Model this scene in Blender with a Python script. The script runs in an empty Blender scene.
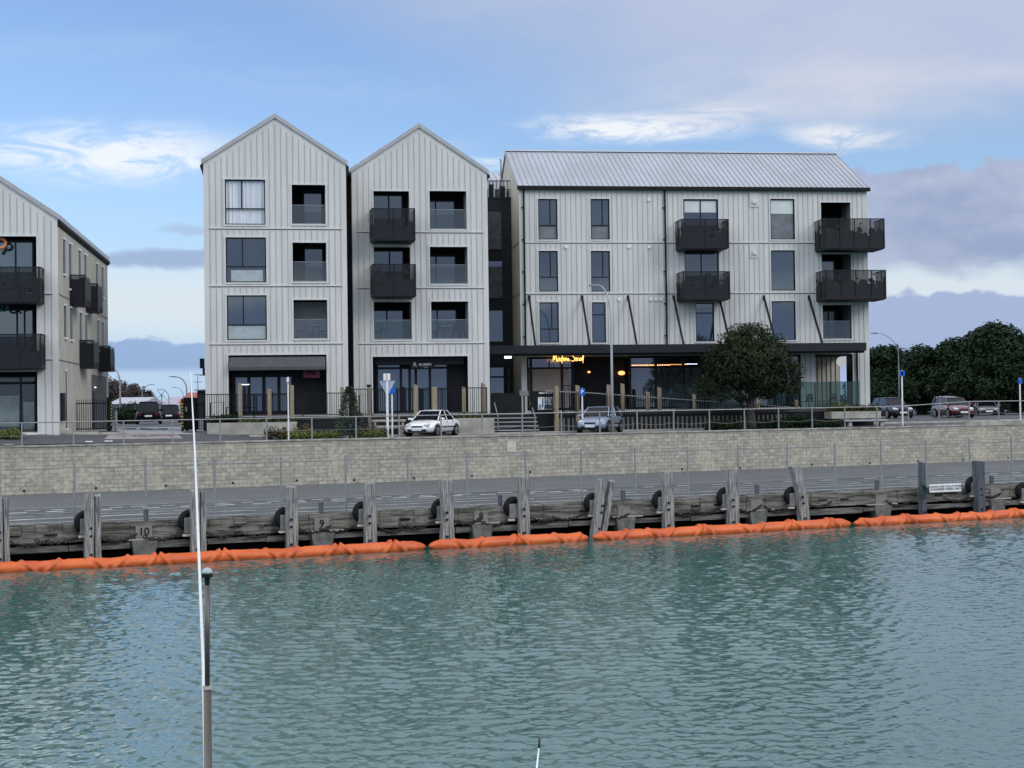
import bpy, math, random
from math import sin, cos, tan, pi, sqrt, atan2, radians, floor
from mathutils import Vector, Matrix, noise as mnoise
RND = random.Random(11)
SC = bpy.context.scene
COL = SC.collection
H = 4.95                      # eye height above the water (z = 0)
F = 1480.0                    # focal length in pixels (1024 wide)
CAMROT = Matrix.Rotation(pi/2 + 22.0/F, 4, 'X') @ Matrix.Rotation(-0.0135, 4, 'Z')
CROT3 = CAMROT.to_3x3()
CAMP = Vector((0, 0, H))

# ------------------------------------------------------------------ measuring the photograph
def ray(x, y):
    return CROT3 @ Vector(((x-512)/F, (384-y)/F, -1.0))
def at(x, y, Y):
    r = ray(x, y)
    return CAMP + r*(Y/r.y)

class Frame:
    """vertical reference plane: local x runs along it, local y into it, local z up"""
    def __init__(s, O, deg, zb):
        s.a = radians(deg); s.u = Vector((cos(s.a), sin(s.a), 0)); s.v = Vector((-sin(s.a), cos(s.a), 0))
        s.O = Vector((O[0], O[1], 0)); s.zb = zb
    def px(s, x, y, d=0.0):
        r = ray(x, y); Q = s.O + s.v*d
        t = (Q-CAMP).dot(s.v)/r.dot(s.v)
        P = CAMP + r*t
        return (P-s.O).dot(s.u), P.z - s.zb
    def rect(s, x0, y0, x1, y1, d=0.0):
        xm = (x0+x1)/2; ym = (y0+y1)/2
        return (s.px(x0, ym, d)[0], s.px(x1, ym, d)[0], s.px(xm, y1, d)[1], s.px(xm, y0, d)[1])
    def world(s, x, d, z=0.0):
        p = s.O + s.u*x + s.v*d
        return Vector((p.x, p.y, z + s.zb))
    def local(s, X, Y):
        p = Vector((X, Y, 0))-s.O
        return p.dot(s.u), p.dot(s.v)

# ------------------------------------------------------------------ mesh builder
class MB:
    def __init__(s):
        s.v = []; s.f = []; s.m = []
    def add(s, vs, fs, mi=0):
        o = len(s.v); s.v += [tuple(v) for v in vs]
        for f in fs: s.f.append(tuple(i+o for i in f)); s.m.append(mi)
    def quad(s, a, b, c, d, mi=0): s.add([a, b, c, d], [(0, 1, 2, 3)], mi)
    def box(s, x0, x1, y0, y1, z0, z1, mi=0):
        s.add([(x0,y0,z0),(x1,y0,z0),(x1,y1,z0),(x0,y1,z0),(x0,y0,z1),(x1,y0,z1),(x1,y1,z1),(x0,y1,z1)],
              [(0,3,2,1),(4,5,6,7),(0,1,5,4),(1,2,6,5),(2,3,7,6),(3,0,4,7)], mi)
    def prism_y(s, poly, y0, y1, mi=0):          # polygon in x,z pulled along y
        n = len(poly)
        vs = [(x, y0, z) for x, z in poly]+[(x, y1, z) for x, z in poly]
        fs = [tuple(range(n)), tuple(range(2*n-1, n-1, -1))]
        for i in range(n):
            j = (i+1) % n; fs.append((i, i+n, j+n, j))
        s.add(vs, fs, mi)
    def prism_x(s, poly, x0, x1, mi=0):          # polygon in y,z pulled along x
        n = len(poly)
        vs = [(x0, y, z) for y, z in poly]+[(x1, y, z) for y, z in poly]
        fs = [tuple(range(n-1, -1, -1)), tuple(range(n, 2*n))]
        for i in range(n):
            j = (i+1) % n; fs.append((i, j, j+n, i+n))
        s.add(vs, fs, mi)
    def prism_z(s, poly, z0, z1, mi=0):
        n = len(poly)
        vs = [(x, y, z0) for x, y in poly]+[(x, y, z1) for x, y in poly]
        fs = [tuple(range(n-1, -1, -1)), tuple(range(n, 2*n))]
        for i in range(n):
            j = (i+1) % n; fs.append((i, j, j+n, i+n))
        s.add(vs, fs, mi)
    def tube(s, pts, r, n=6, mi=0, closed=False, cap=True):
        pts = [Vector(p) for p in pts]; k = len(pts); rings = []
        rr = r if isinstance(r, (list, tuple)) else [r]*k
        up = None
        for i, p in enumerate(pts):
            if closed: t = pts[(i+1) % k]-pts[i-1]
            else: t = pts[min(i+1, k-1)]-pts[max(i-1, 0)]
            if t.length < 1e-9: t = Vector((0, 0, 1))
            t.normalize()
            if up is None:
                up = Vector((0, 0, 1)) if abs(t.z) < .9 else Vector((1, 0, 0))
            a = t.cross(up)
            if a.length < 1e-6: a = t.orthogonal()
            a.normalize(); b = a.cross(t); b.normalize(); up = b
            rings.append([p + a*(cos(2*pi*j/n)*rr[i]) + b*(sin(2*pi*j/n)*rr[i]) for j in range(n)])
        vs = [q for rg in rings for q in rg]; fs = []
        for i in range(k if closed else k-1):
            i2 = (i+1) % k
            for j in range(n):
                j2 = (j+1) % n; fs.append((i*n+j, i*n+j2, i2*n+j2, i2*n+j))
        if cap and not closed:
            fs.append(tuple(range(n-1, -1, -1))); fs.append(tuple((k-1)*n+j for j in range(n)))
        s.add(vs, fs, mi)
    def bar(s, p0, p1, w, h=None, mi=0):         # rectangular bar between two points
        h = h or w; p0 = Vector(p0); p1 = Vector(p1); t = (p1-p0).normalized()
        up = Vector((0, 0, 1)) if abs(t.z) < .95 else Vector((0, 1, 0))
        a = t.cross(up).normalized(); b = a.cross(t).normalized(); vs = []
        for p in (p0, p1):
            for i, j in ((-1,-1),(1,-1),(1,1),(-1,1)): vs.append(p+a*(w/2*i)+b*(h/2*j))
        s.add(vs, [(0,3,2,1),(4,5,6,7),(0,1,5,4),(1,2,6,5),(2,3,7,6),(3,0,4,7)], mi)
    def cyl(s, p0, p1, r0, r1=None, n=12, mi=0):
        s.tube([p0, p1], [r0, r0 if r1 is None else r1], n, mi)
    def torus(s, c, R, r, axis='Y', n=20, k=8, mi=0):
        pts = []
        for i in range(n):
            a = 2*pi*i/n; ca, sa = R*cos(a), R*sin(a)
            pts.append(Vector(c)+(Vector((ca, 0, sa)) if axis == 'Y' else Vector((0, ca, sa)) if axis == 'X' else Vector((ca, sa, 0))))
        s.tube(pts, r, k, mi, closed=True)
    def ell(s, c, rx, ry, rz, n=10, k=6, mi=0, zmin=-1):
        vs = []; fs = []
        for i in range(k+1):
            t = -pi/2 + pi*i/k
            for j in range(n):
                p = 2*pi*j/n
                vs.append((c[0]+rx*cos(t)*cos(p), c[1]+ry*cos(t)*sin(p), c[2]+rz*max(zmin, sin(t))))
        for i in range(k):
            for j in range(n):
                j2 = (j+1) % n; fs.append((i*n+j, i*n+j2, (i+1)*n+j2, (i+1)*n+j))
        s.add(vs, fs, mi)
    def build(s, name, mats, parent=None, loc=(0, 0, 0), rot=0.0, smooth=False, bevel=0.0, sub=0, angle=None):
        me = bpy.data.meshes.new(name); me.from_pydata(s.v, [], s.f)
        if not isinstance(mats, (list, tuple)): mats = [mats]
        for mm in mats: me.materials.append(mm)
        me.polygons.foreach_set('material_index', s.m)
        if smooth: me.polygons.foreach_set('use_smooth', [True]*len(s.f))
        me.update()
        o = bpy.data.objects.new(name, me); COL.objects.link(o)
        o.location = loc; o.rotation_euler = (0, 0, rot)
        if parent is not None: o.parent = parent
        if bevel:
            b = o.modifiers.new('bevel', 'BEVEL'); b.width = bevel; b.segments = 2; b.limit_method = 'ANGLE'
        if sub:
            b = o.modifiers.new('sub', 'SUBSURF'); b.levels = sub; b.render_levels = sub
        return o

def tag(o, label=None, cat=None, group=None, kind=None):
    if label: o['label'] = label
    if cat: o['category'] = cat
    if group: o['group'] = group
    if kind: o['kind'] = kind
    return o
def empty(name, loc, rot=0.0):
    o = bpy.data.objects.new(name, None); COL.objects.link(o)
    o.location = loc; o.rotation_euler = (0, 0, rot); o.empty_display_size = .3
    return o
def dup(root, loc, rot, label, group=None):
    r = root.copy(); COL.objects.link(r); r.location = loc; r.rotation_euler = (0, 0, rot); r['label'] = label
    if group: r['group'] = group
    for ch in list(root.children):
        c = ch.copy(); COL.objects.link(c); c.parent = r
        for g in list(ch.children):
            d = g.copy(); COL.objects.link(d); d.parent = c
    return r

# ------------------------------------------------------------------ materials
def newmat(name):
    m = bpy.data.materials.new(name); m.use_nodes = True
    nt = m.node_tree
    return m, nt, nt.nodes['Principled BSDF']
def mixrgb(nt, fac, a, b, mode='MIX'):
    n = nt.nodes.new('ShaderNodeMix'); n.data_type = 'RGBA'; n.blend_type = mode
    for i, val in ((0, fac), (6, a), (7, b)):
        if isinstance(val, bpy.types.NodeSocket): nt.links.new(val, n.inputs[i])
        elif i == 0: n.inputs[0].default_value = val
        else: n.inputs[i].default_value = (*val, 1)
    return n.outputs[2]
def mth(nt, op, a, b=0.0, clamp=False):
    n = nt.nodes.new('ShaderNodeMath'); n.operation = op; n.use_clamp = clamp
    for i, val in ((0, a), (1, b)):
        if isinstance(val, bpy.types.NodeSocket): nt.links.new(val, n.inputs[i])
        else: n.inputs[i].default_value = val
    return n.outputs[0]
def smooth(nt, v, lo, hi, o0=0.0, o1=1.0):
    n = nt.nodes.new('ShaderNodeMapRange'); n.interpolation_type = 'SMOOTHSTEP'
    nt.links.new(v, n.inputs[0])
    for i, val in enumerate((lo, hi, o0, o1)): n.inputs[i+1].default_value = val
    return n.outputs[0]
def coords(nt, scale=(1, 1, 1), kind='Object'):
    tc = nt.nodes.new('ShaderNodeTexCoord'); mp = nt.nodes.new('ShaderNodeMapping')
    mp.inputs['Scale'].default_value = scale
    nt.links.new(tc.outputs[kind], mp.inputs[0]); return mp.outputs[0]
def noise(nt, vec, scale, detail=4, rough=.55, dist=0.0):
    n = nt.nodes.new('ShaderNodeTexNoise'); nt.links.new(vec, n.inputs['Vector'])
    n.inputs['Scale'].default_value = scale; n.inputs['Detail'].default_value = detail
    n.inputs['Roughness'].default_value = rough; n.inputs['Distortion'].default_value = dist
    return n.outputs['Fac']
def bump(nt, p, h, strength=.3, dist=.02):
    b = nt.nodes.new('ShaderNodeBump'); b.inputs['Strength'].default_value = strength; b.inputs['Distance'].default_value = dist
    nt.links.new(h, b.inputs['Height']); nt.links.new(b.outputs[0], p.inputs['Normal'])
def M(name, col, rough=.6, metal=0.0, var=.18, scale=2.0, stretch=(1, 1, 1), bmp=0.0, bscale=None, col2=None, spec=.5, coat=0.0):
    m, nt, p = newmat(name)
    p.inputs['Roughness'].default_value = rough; p.inputs['Metallic'].default_value = metal
    p.inputs['Specular IOR Level'].default_value = spec
    if coat: p.inputs['Coat Weight'].default_value = coat; p.inputs['Coat Roughness'].default_value = .05
    vec = coords(nt, stretch)
    n1 = noise(nt, vec, scale)
    n2 = smooth(nt, n1, .32, .68)
    b = col2 if col2 else tuple(c*(1-var) for c in col)
    a = col if col2 else tuple(min(1, c*(1+var*.6)) for c in col)
    nt.links.new(mixrgb(nt, n2, a, b), p.inputs['Base Color'])
    if bmp:
        bump(nt, p, noise(nt, vec, bscale or scale*6, 5), bmp)
    return m
def emit(name, col, st):
    m, nt, p = newmat(name)
    p.inputs['Base Color'].default_value = (*col, 1); p.inputs['Emission Color'].default_value = (*col, 1)
    p.inputs['Emission Strength'].default_value = st; return m
def glassclear(name, tint, refl=.10, opac=.15):
    m, nt, p = newmat(name)
    nt.nodes.remove(p); out = nt.nodes['Material Output']
    tr = nt.nodes.new('ShaderNodeBsdfTransparent'); tr.inputs[0].default_value = (*tint, 1)
    gl = nt.nodes.new('ShaderNodeBsdfGlossy'); gl.inputs['Roughness'].default_value = .02
    gl.inputs[0].default_value = (.9, .95, 1, 1)
    df = nt.nodes.new('ShaderNodeBsdfDiffuse'); df.inputs[0].default_value = (.36, .40, .41, 1)
    m1 = nt.nodes.new('ShaderNodeMixShader'); m1.inputs[0].default_value = opac
    m2 = nt.nodes.new('ShaderNodeMixShader')
    fr = nt.nodes.new('ShaderNodeLayerWeight'); fr.inputs[0].default_value = .5
    f = mth(nt, 'ADD', mth(nt, 'MULTIPLY', mth(nt, 'POWER', fr.outputs['Facing'], 5.0), .9), refl, True)
    nt.links.new(f, m2.inputs[0])
    nt.links.new(tr.outputs[0], m1.inputs[1]); nt.links.new(df.outputs[0], m1.inputs[2])
    nt.links.new(m1.outputs[0], m2.inputs[1]); nt.links.new(gl.outputs[0], m2.inputs[2])
    nt.links.new(m2.outputs[0], out.inputs[0])
    return m

def mat_water():
    m, nt, p = newmat('harbour_water')
    p.inputs['Roughness'].default_value = .02; p.inputs['IOR'].default_value = 1.72
    big = noise(nt, coords(nt, (.05, .09, 1)), 1.0, 3)
    nt.links.new(mixrgb(nt, smooth(nt, big, .35, .65), (.032, .098, .088), (.044, .122, .110)), p.inputs['Base Color'])
    v = coords(nt, (.8, 1.3, 1)); n2 = noise(nt, v, 11, 3, .6)
    b = nt.nodes.new('ShaderNodeBump'); b.inputs['Strength'].default_value = 1.0; b.inputs['Distance'].default_value = .004
    nt.links.new(n2, b.inputs['Height']); nt.links.new(b.outputs[0], p.inputs['Normal'])
    return m

def mat_blockwall():
    m, nt, p = newmat('block_wall'); p.inputs['Roughness'].default_value = .9
    tc = nt.nodes.new('ShaderNodeTexCoord'); sx = nt.nodes.new('ShaderNodeSeparateXYZ'); cx = nt.nodes.new('ShaderNodeCombineXYZ')
    nt.links.new(tc.outputs['Object'], sx.inputs[0])
    nt.links.new(sx.outputs[0], cx.inputs[0]); nt.links.new(sx.outputs[2], cx.inputs[1])
    br = nt.nodes.new('ShaderNodeTexBrick'); nt.links.new(cx.outputs[0], br.inputs['Vector'])
    br.inputs['Scale'].default_value = 1.0; br.inputs['Brick Width'].default_value = .40; br.inputs['Row Height'].default_value = .178
    br.inputs['Mortar Size'].default_value = .010; br.inputs['Mortar Smooth'].default_value = .4; br.inputs['Bias'].default_value = 0
    br.inputs['Color1'].default_value = (.48, .455, .385, 1); br.inputs['Color2'].default_value = (.33, .315, .265, 1)
    br.inputs['Mortar'].default_value = (.135, .13, .112, 1)
    v = coords(nt)
    n1 = noise(nt, v, .55, 4); n2 = noise(nt, v, 4.5, 6, .72); n3 = noise(nt, coords(nt, (1.5, 1, .25)), 1.4, 4)
    c = mixrgb(nt, smooth(nt, n1, .5, .68, 0, .6), br.outputs['Color'], (.52, .49, .39))
    c = mixrgb(nt, smooth(nt, n2, .42, .66, 0, .62), c, (.165, .16, .145))
    c = mixrgb(nt, smooth(nt, n3, .52, .75, 0, .5), c, (.20, .195, .18))
    nt.links.new(c, p.inputs['Base Color'])
    bump(nt, p, n2, .5, .01)
    return m

def mat_asphalt(name, a, b, scale=.5):
    m, nt, p = newmat(name); p.inputs['Roughness'].default_value = .85
    v = coords(nt)
    n1 = noise(nt, v, scale, 5, .6); n2 = noise(nt, v, 22, 3, .7)
    c = mixrgb(nt, smooth(nt, n1, .35, .65), a, b)
    c = mixrgb(nt, smooth(nt, n2, .45, .75, 0, .5), c, tuple(x*1.7 for x in b))
    nt.links.new(c, p.inputs['Base Color']); bump(nt, p, n2, .3, .01)
    return m

def mat_boom():
    m, nt, p = newmat('orange_fabric'); p.inputs['Roughness'].default_value = .45
    v = coords(nt)
    n1 = noise(nt, v, 1.2, 4); n2 = noise(nt, coords(nt, (2.2, 5, 5)), 2.5, 5, .6, .8)
    c = mixrgb(nt, smooth(nt, n1, .35, .7), (.68, .135, .028), (.52, .088, .018))
    c = mixrgb(nt, smooth(nt, n2, .56, .78, 0, .55), c, (.36, .06, .012))
    nt.links.new(c, p.inputs['Base Color']); bump(nt, p, n2, .35, .04)
    return m

def mat_timber(name, a, b, grain=(9, 9, .6)):
    m, nt, p = newmat(name); p.inputs['Roughness'].default_value = .85
    n1 = noise(nt, coords(nt, grain), 2.2, 5, .65); n2 = noise(nt, coords(nt), 1.3, 4)
    c = mixrgb(nt, smooth(nt, n1, .36, .66), a, b)
    c = mixrgb(nt, smooth(nt, n2, .5, .75, 0, .5), c, tuple(x*.45 for x in b))
    nt.links.new(c, p.inputs['Base Color']); bump(nt, p, n1, .6, .02)
    return m

def mat_weathered(name, a, b):
    m, nt, p = newmat(name); p.inputs['Roughness'].default_value = .92
    n1 = noise(nt, coords(nt, (.5, 1, 5.5)), 1.5, 6, .68); n2 = noise(nt, coords(nt, (1.2, 1, 3)), 1.8, 4, .6); n3 = noise(nt, coords(nt), 11, 4, .7)
    c = mixrgb(nt, smooth(nt, n1, .36, .64), a, b)
    c = mixrgb(nt, smooth(nt, n2, .58, .72, 0, .7), c, tuple(x*.35 for x in b))
    c = mixrgb(nt, smooth(nt, n3, .60, .74, 0, .6), c, tuple(min(1, x*1.8) for x in a))
    nt.links.new(c, p.inputs['Base Color']); bump(nt, p, n1, .9, .05)
    return m

def mat_leaf(name, a, b, c):
    m, nt, p = newmat(name); p.inputs['Roughness'].default_value = .5
    g = nt.nodes.new('ShaderNodeNewGeometry')
    rp = nt.nodes.new('ShaderNodeValToRGB'); nt.links.new(g.outputs['Random Per Island'], rp.inputs[0])
    e = rp.color_ramp.elements
    e[0].position = 0; e[0].color = (*a, 1); e[1].position = 1; e[1].color = (*c, 1)
    q = e.new(.6); q.color = (*b, 1)
    n1 = noise(nt, coords(nt), .9, 3)
    nt.links.new(mixrgb(nt, smooth(nt, n1, .4, .65, 0, .7), rp.outputs[0], tuple(x*.55 for x in b)), p.inputs['Base Color'])
    p.inputs['Specular IOR Level'].default_value = .12
    return m

def mat_screen():
    """dark sheet metal punched with a ragged leaf pattern towards its top"""
    m, nt, p = newmat('perforated_metal')
    p.inputs['Base Color'].default_value = (.009, .011, .015, 1); p.inputs['Roughness'].default_value = .55; p.inputs['Specular IOR Level'].default_value = .3
    out = nt.nodes['Material Output']
    gz = nt.nodes.new('ShaderNodeSeparateXYZ'); tc = nt.nodes.new('ShaderNodeTexCoord'); nt.links.new(tc.outputs['Generated'], gz.inputs[0])
    v = coords(nt, (1, 1, 1))
    vo = nt.nodes.new('ShaderNodeTexVoronoi'); vo.inputs['Scale'].default_value = 2.6; nt.links.new(v, vo.inputs['Vector'])
    n1 = noise(nt, v, 4.5, 3)
    a = mth(nt, 'ADD', mth(nt, 'MULTIPLY', vo.outputs['Distance'], .55), mth(nt, 'MULTIPLY', n1, .5))
    t = mth(nt, 'ADD', a, mth(nt, 'MULTIPLY', gz.outputs[2], .75))
    mask = smooth(nt, t, .99, 1.04, 0.0, .55)
    tr = nt.nodes.new('ShaderNodeBsdfTransparent'); mx = nt.nodes.new('ShaderNodeMixShader')
    nt.links.new(mask, mx.inputs[0]); nt.links.new(p.outputs[0], mx.inputs[1]); nt.links.new(tr.outputs[0], mx.inputs[2])
    nt.links.new(mx.outputs[0], out.inputs[0])
    return m

def mat_brick(name, c1, c2, mo, w=.24, h=.085):
    m, nt, p = newmat(name); p.inputs['Roughness'].default_value = .9
    tc = nt.nodes.new('ShaderNodeTexCoord'); sx = nt.nodes.new('ShaderNodeSeparateXYZ'); cx = nt.nodes.new('ShaderNodeCombineXYZ')
    nt.links.new(tc.outputs['Object'], sx.inputs[0]); nt.links.new(sx.outputs[0], cx.inputs[0]); nt.links.new(sx.outputs[2], cx.inputs[1])
    br = nt.nodes.new('ShaderNodeTexBrick'); nt.links.new(cx.outputs[0], br.inputs['Vector'])
    br.inputs['Scale'].default_value = 1; br.inputs['Brick Width'].default_value = w; br.inputs['Row Height'].default_value = h; br.inputs['Mortar Size'].default_value = .012
    br.inputs['Color1'].default_value = (*c1, 1); br.inputs['Color2'].default_value = (*c2, 1); br.inputs['Mortar'].default_value = (*mo, 1)
    nt.links.new(br.outputs['Color'], p.inputs['Base Color'])
    return m

CLAD = M('pale_metal_cladding', (.605, .612, .600), .42, 0, .08, 1.1, (1.6, 1, .22), .04, 3)
RIB = M('cladding_rib', (.37, .385, .395), .5, 0, .1)
TRIM = M('pale_trim', (.62, .63, .63), .4, 0, .06)
BEIGE = M('beige_panel', (.45, .435, .385), .7, 0, .10, .8)
JOINT = M('panel_joint', (.14, .135, .13), .8)
ROOF = M('roof_steel', (.40, .42, .46), .42, .1, .10, .6, (1, .3, 1))
ROOFRIB = M('roof_steel_seam', (.34, .355, .39), .45, .1, .1)
DARK = M('charcoal_metal', (.008, .010, .014), .55, 0, .2, spec=.3)
DARK2 = M('charcoal_cladding', (.012, .014, .019), .6, 0, .25, 1.0, spec=.3)
FASC = M('charcoal_fascia', (.013, .018, .024), .55, 0, .15, spec=.25)
FRAME = M('black_window_frame', (.005, .006, .008), .5, spec=.25)
INNER = M('recess_lining', (.16, .165, .165), .7, 0, .15)
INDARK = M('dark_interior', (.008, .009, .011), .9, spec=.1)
GLASS = M('reflective_glass', (.016, .028, .050), .04, 0, .35, .35, (1, 1, .8), spec=1.0)
GLASS.node_tree.nodes['Principled BSDF'].inputs['IOR'].default_value = 1.8; GLASS.node_tree.nodes['Principled BSDF'].inputs['Specular Tint'].default_value = (.84, .94, 1.0, 1)
GDARK = M('dark_glass', (.014, .018, .024), .05, 0, .3, .5, spec=.8)
GCLEAR = glassclear('clear_glass', (.84, .88, .90), .07, .015)
GBAL = glassclear('balustrade_glass', (.74, .80, .79), .06, .05)
GTEAL = glassclear('green_tinted_glass', (.46, .60, .58), .03, .03)
CURT = M('sheer_curtain', (.78, .82, .86), .8, 0, .14, 2.2, (6, 1, .15))
BLIND = M('white_blind', (.60, .66, .66), .7, 0, .06)
CONC = M('pale_concrete', (.36, .35, .31), .85, 0, .22, 1.3, (1, 1, 1), .2)
COPE = M('weathered_coping', (.33, .32, .30), .85, 0, .35, 1.6, (1, 1, 1), .4)
BLOCK = mat_blockwall()
ASPH = mat_asphalt('road_asphalt', (.072, .074, .080), (.058, .060, .066))
ASPHW = mat_asphalt('wharf_asphalt', (.108, .115, .117), (.086, .092, .094))
ASPHD = mat_asphalt('wharf_old_asphalt', (.092, .098, .100), (.052, .057, .060), 1.1)
PAVE = M('footpath_concrete', (.40, .41, .42), .8, 0, .15, .6)
PAINT = M('road_paint', (.72, .74, .76), .7, 0, .3, 3.0)
WORN = M('worn_road_paint', (.46, .48, .48), .8, 0, .4, 2.0)
LAMPP = M('lamp_pole_steel', (.42, .45, .50), .45, .2, .1, 3)
GALV = M('galvanised_steel', (.25, .265, .285), .45, .25, .15, 3)
GALVD = M('dull_galvanised_steel', (.25, .265, .29), .5, .2, .2, 3)
WHITE = M('white_paint', (.78, .80, .82), .4, 0, .05)
RUST = M('rusted_steel', (.024, .018, .016), .9, 0, .5, 9)
BLACK = M('black_steel', (.004, .005, .006), .6, spec=.25)
RUB = M('black_rubber', (.005, .0055, .007), .75, 0, .3, spec=.25)
PILE = mat_timber('weathered_pile_timber', (.34, .34, .335), (.095, .095, .098))
PILED = mat_timber('dark_pile_timber', (.10, .115, .14), (.045, .052, .068))
POST = mat_timber('tan_post_timber', (.32, .265, .19), (.21, .165, .115))
SLAT = mat_timber('grey_slat_timber', (.185, .18, .165), (.11, .105, .095))
WBEAM = mat_weathered('wharf_beam', (.215, .21, .185), (.060, .060, .052))
WBEAM2 = mat_weathered('wharf_waling', (.185, .185, .175), (.045, .046, .044))
BOOM = mat_boom()
WATER = mat_water()
LEAFD = mat_leaf('dark_foliage', (.005, .013, .007), (.012, .029, .013), (.028, .048, .021))
LEAFP = mat_leaf('dense_foliage', (.009, .019, .008), (.022, .040, .014), (.054, .074, .028))
LEAFR = mat_leaf('bronze_foliage', (.020, .013, .010), (.030, .024, .015), (.060, .048, .026))
LEAFC = mat_leaf('conifer_foliage', (.030, .050, .036), (.060, .092, .064), (.13, .17, .125))
LEAFG = mat_leaf('low_green_foliage', (.075, .105, .026), (.125, .165, .042), (.21, .23, .085))
LEAFB = mat_leaf('reddish_foliage', (.060, .040, .022), (.110, .070, .035), (.150, .100, .055))
TWIG = mat_leaf('bare_twigs', (.050, .040, .039), (.078, .064, .060), (.11, .092, .086))
BARK = mat_timber('tree_bark', (.055, .046, .038), (.026, .022, .018), (6, 6, 2))
BLUE = M('blue_sign_face', (.010, .11, .55), .4, 0, .05)
SIGNBACK = M('bare_aluminium', (.42, .50, .66), .35, .3, .1)
RED = M('red_sign_face', (.17, .02, .045), .5, 0, .1)
YEL = M('yellow_band', (.55, .42, .03), .5)
TYRE = M('tyre_rubber', (.008, .008, .009), .8)
RIMM = M('alloy_rim', (.35, .36, .38), .3, .8, .1)
LAMPG = M('headlight_glass', (.55, .60, .66), .1, 0, .15, 8, coat=1.0)
CARGL = M('car_glass', (.008, .010, .014), .04, spec=.35)
BRICKI = mat_brick('interior_brick', (.34, .28, .25), (.26, .21, .19), (.34, .32, .30))
NEON = emit('warm_neon', (1.0, .52, .13), 2.4)
BULB = emit('warm_bulb', (1.0, .50, .20), 3.0)
COOL = emit('cool_lamp', (.85, .92, 1.0), 2.2)
WARM = emit('soft_lamp', (1.0, .42, .14), 1.6)
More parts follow.
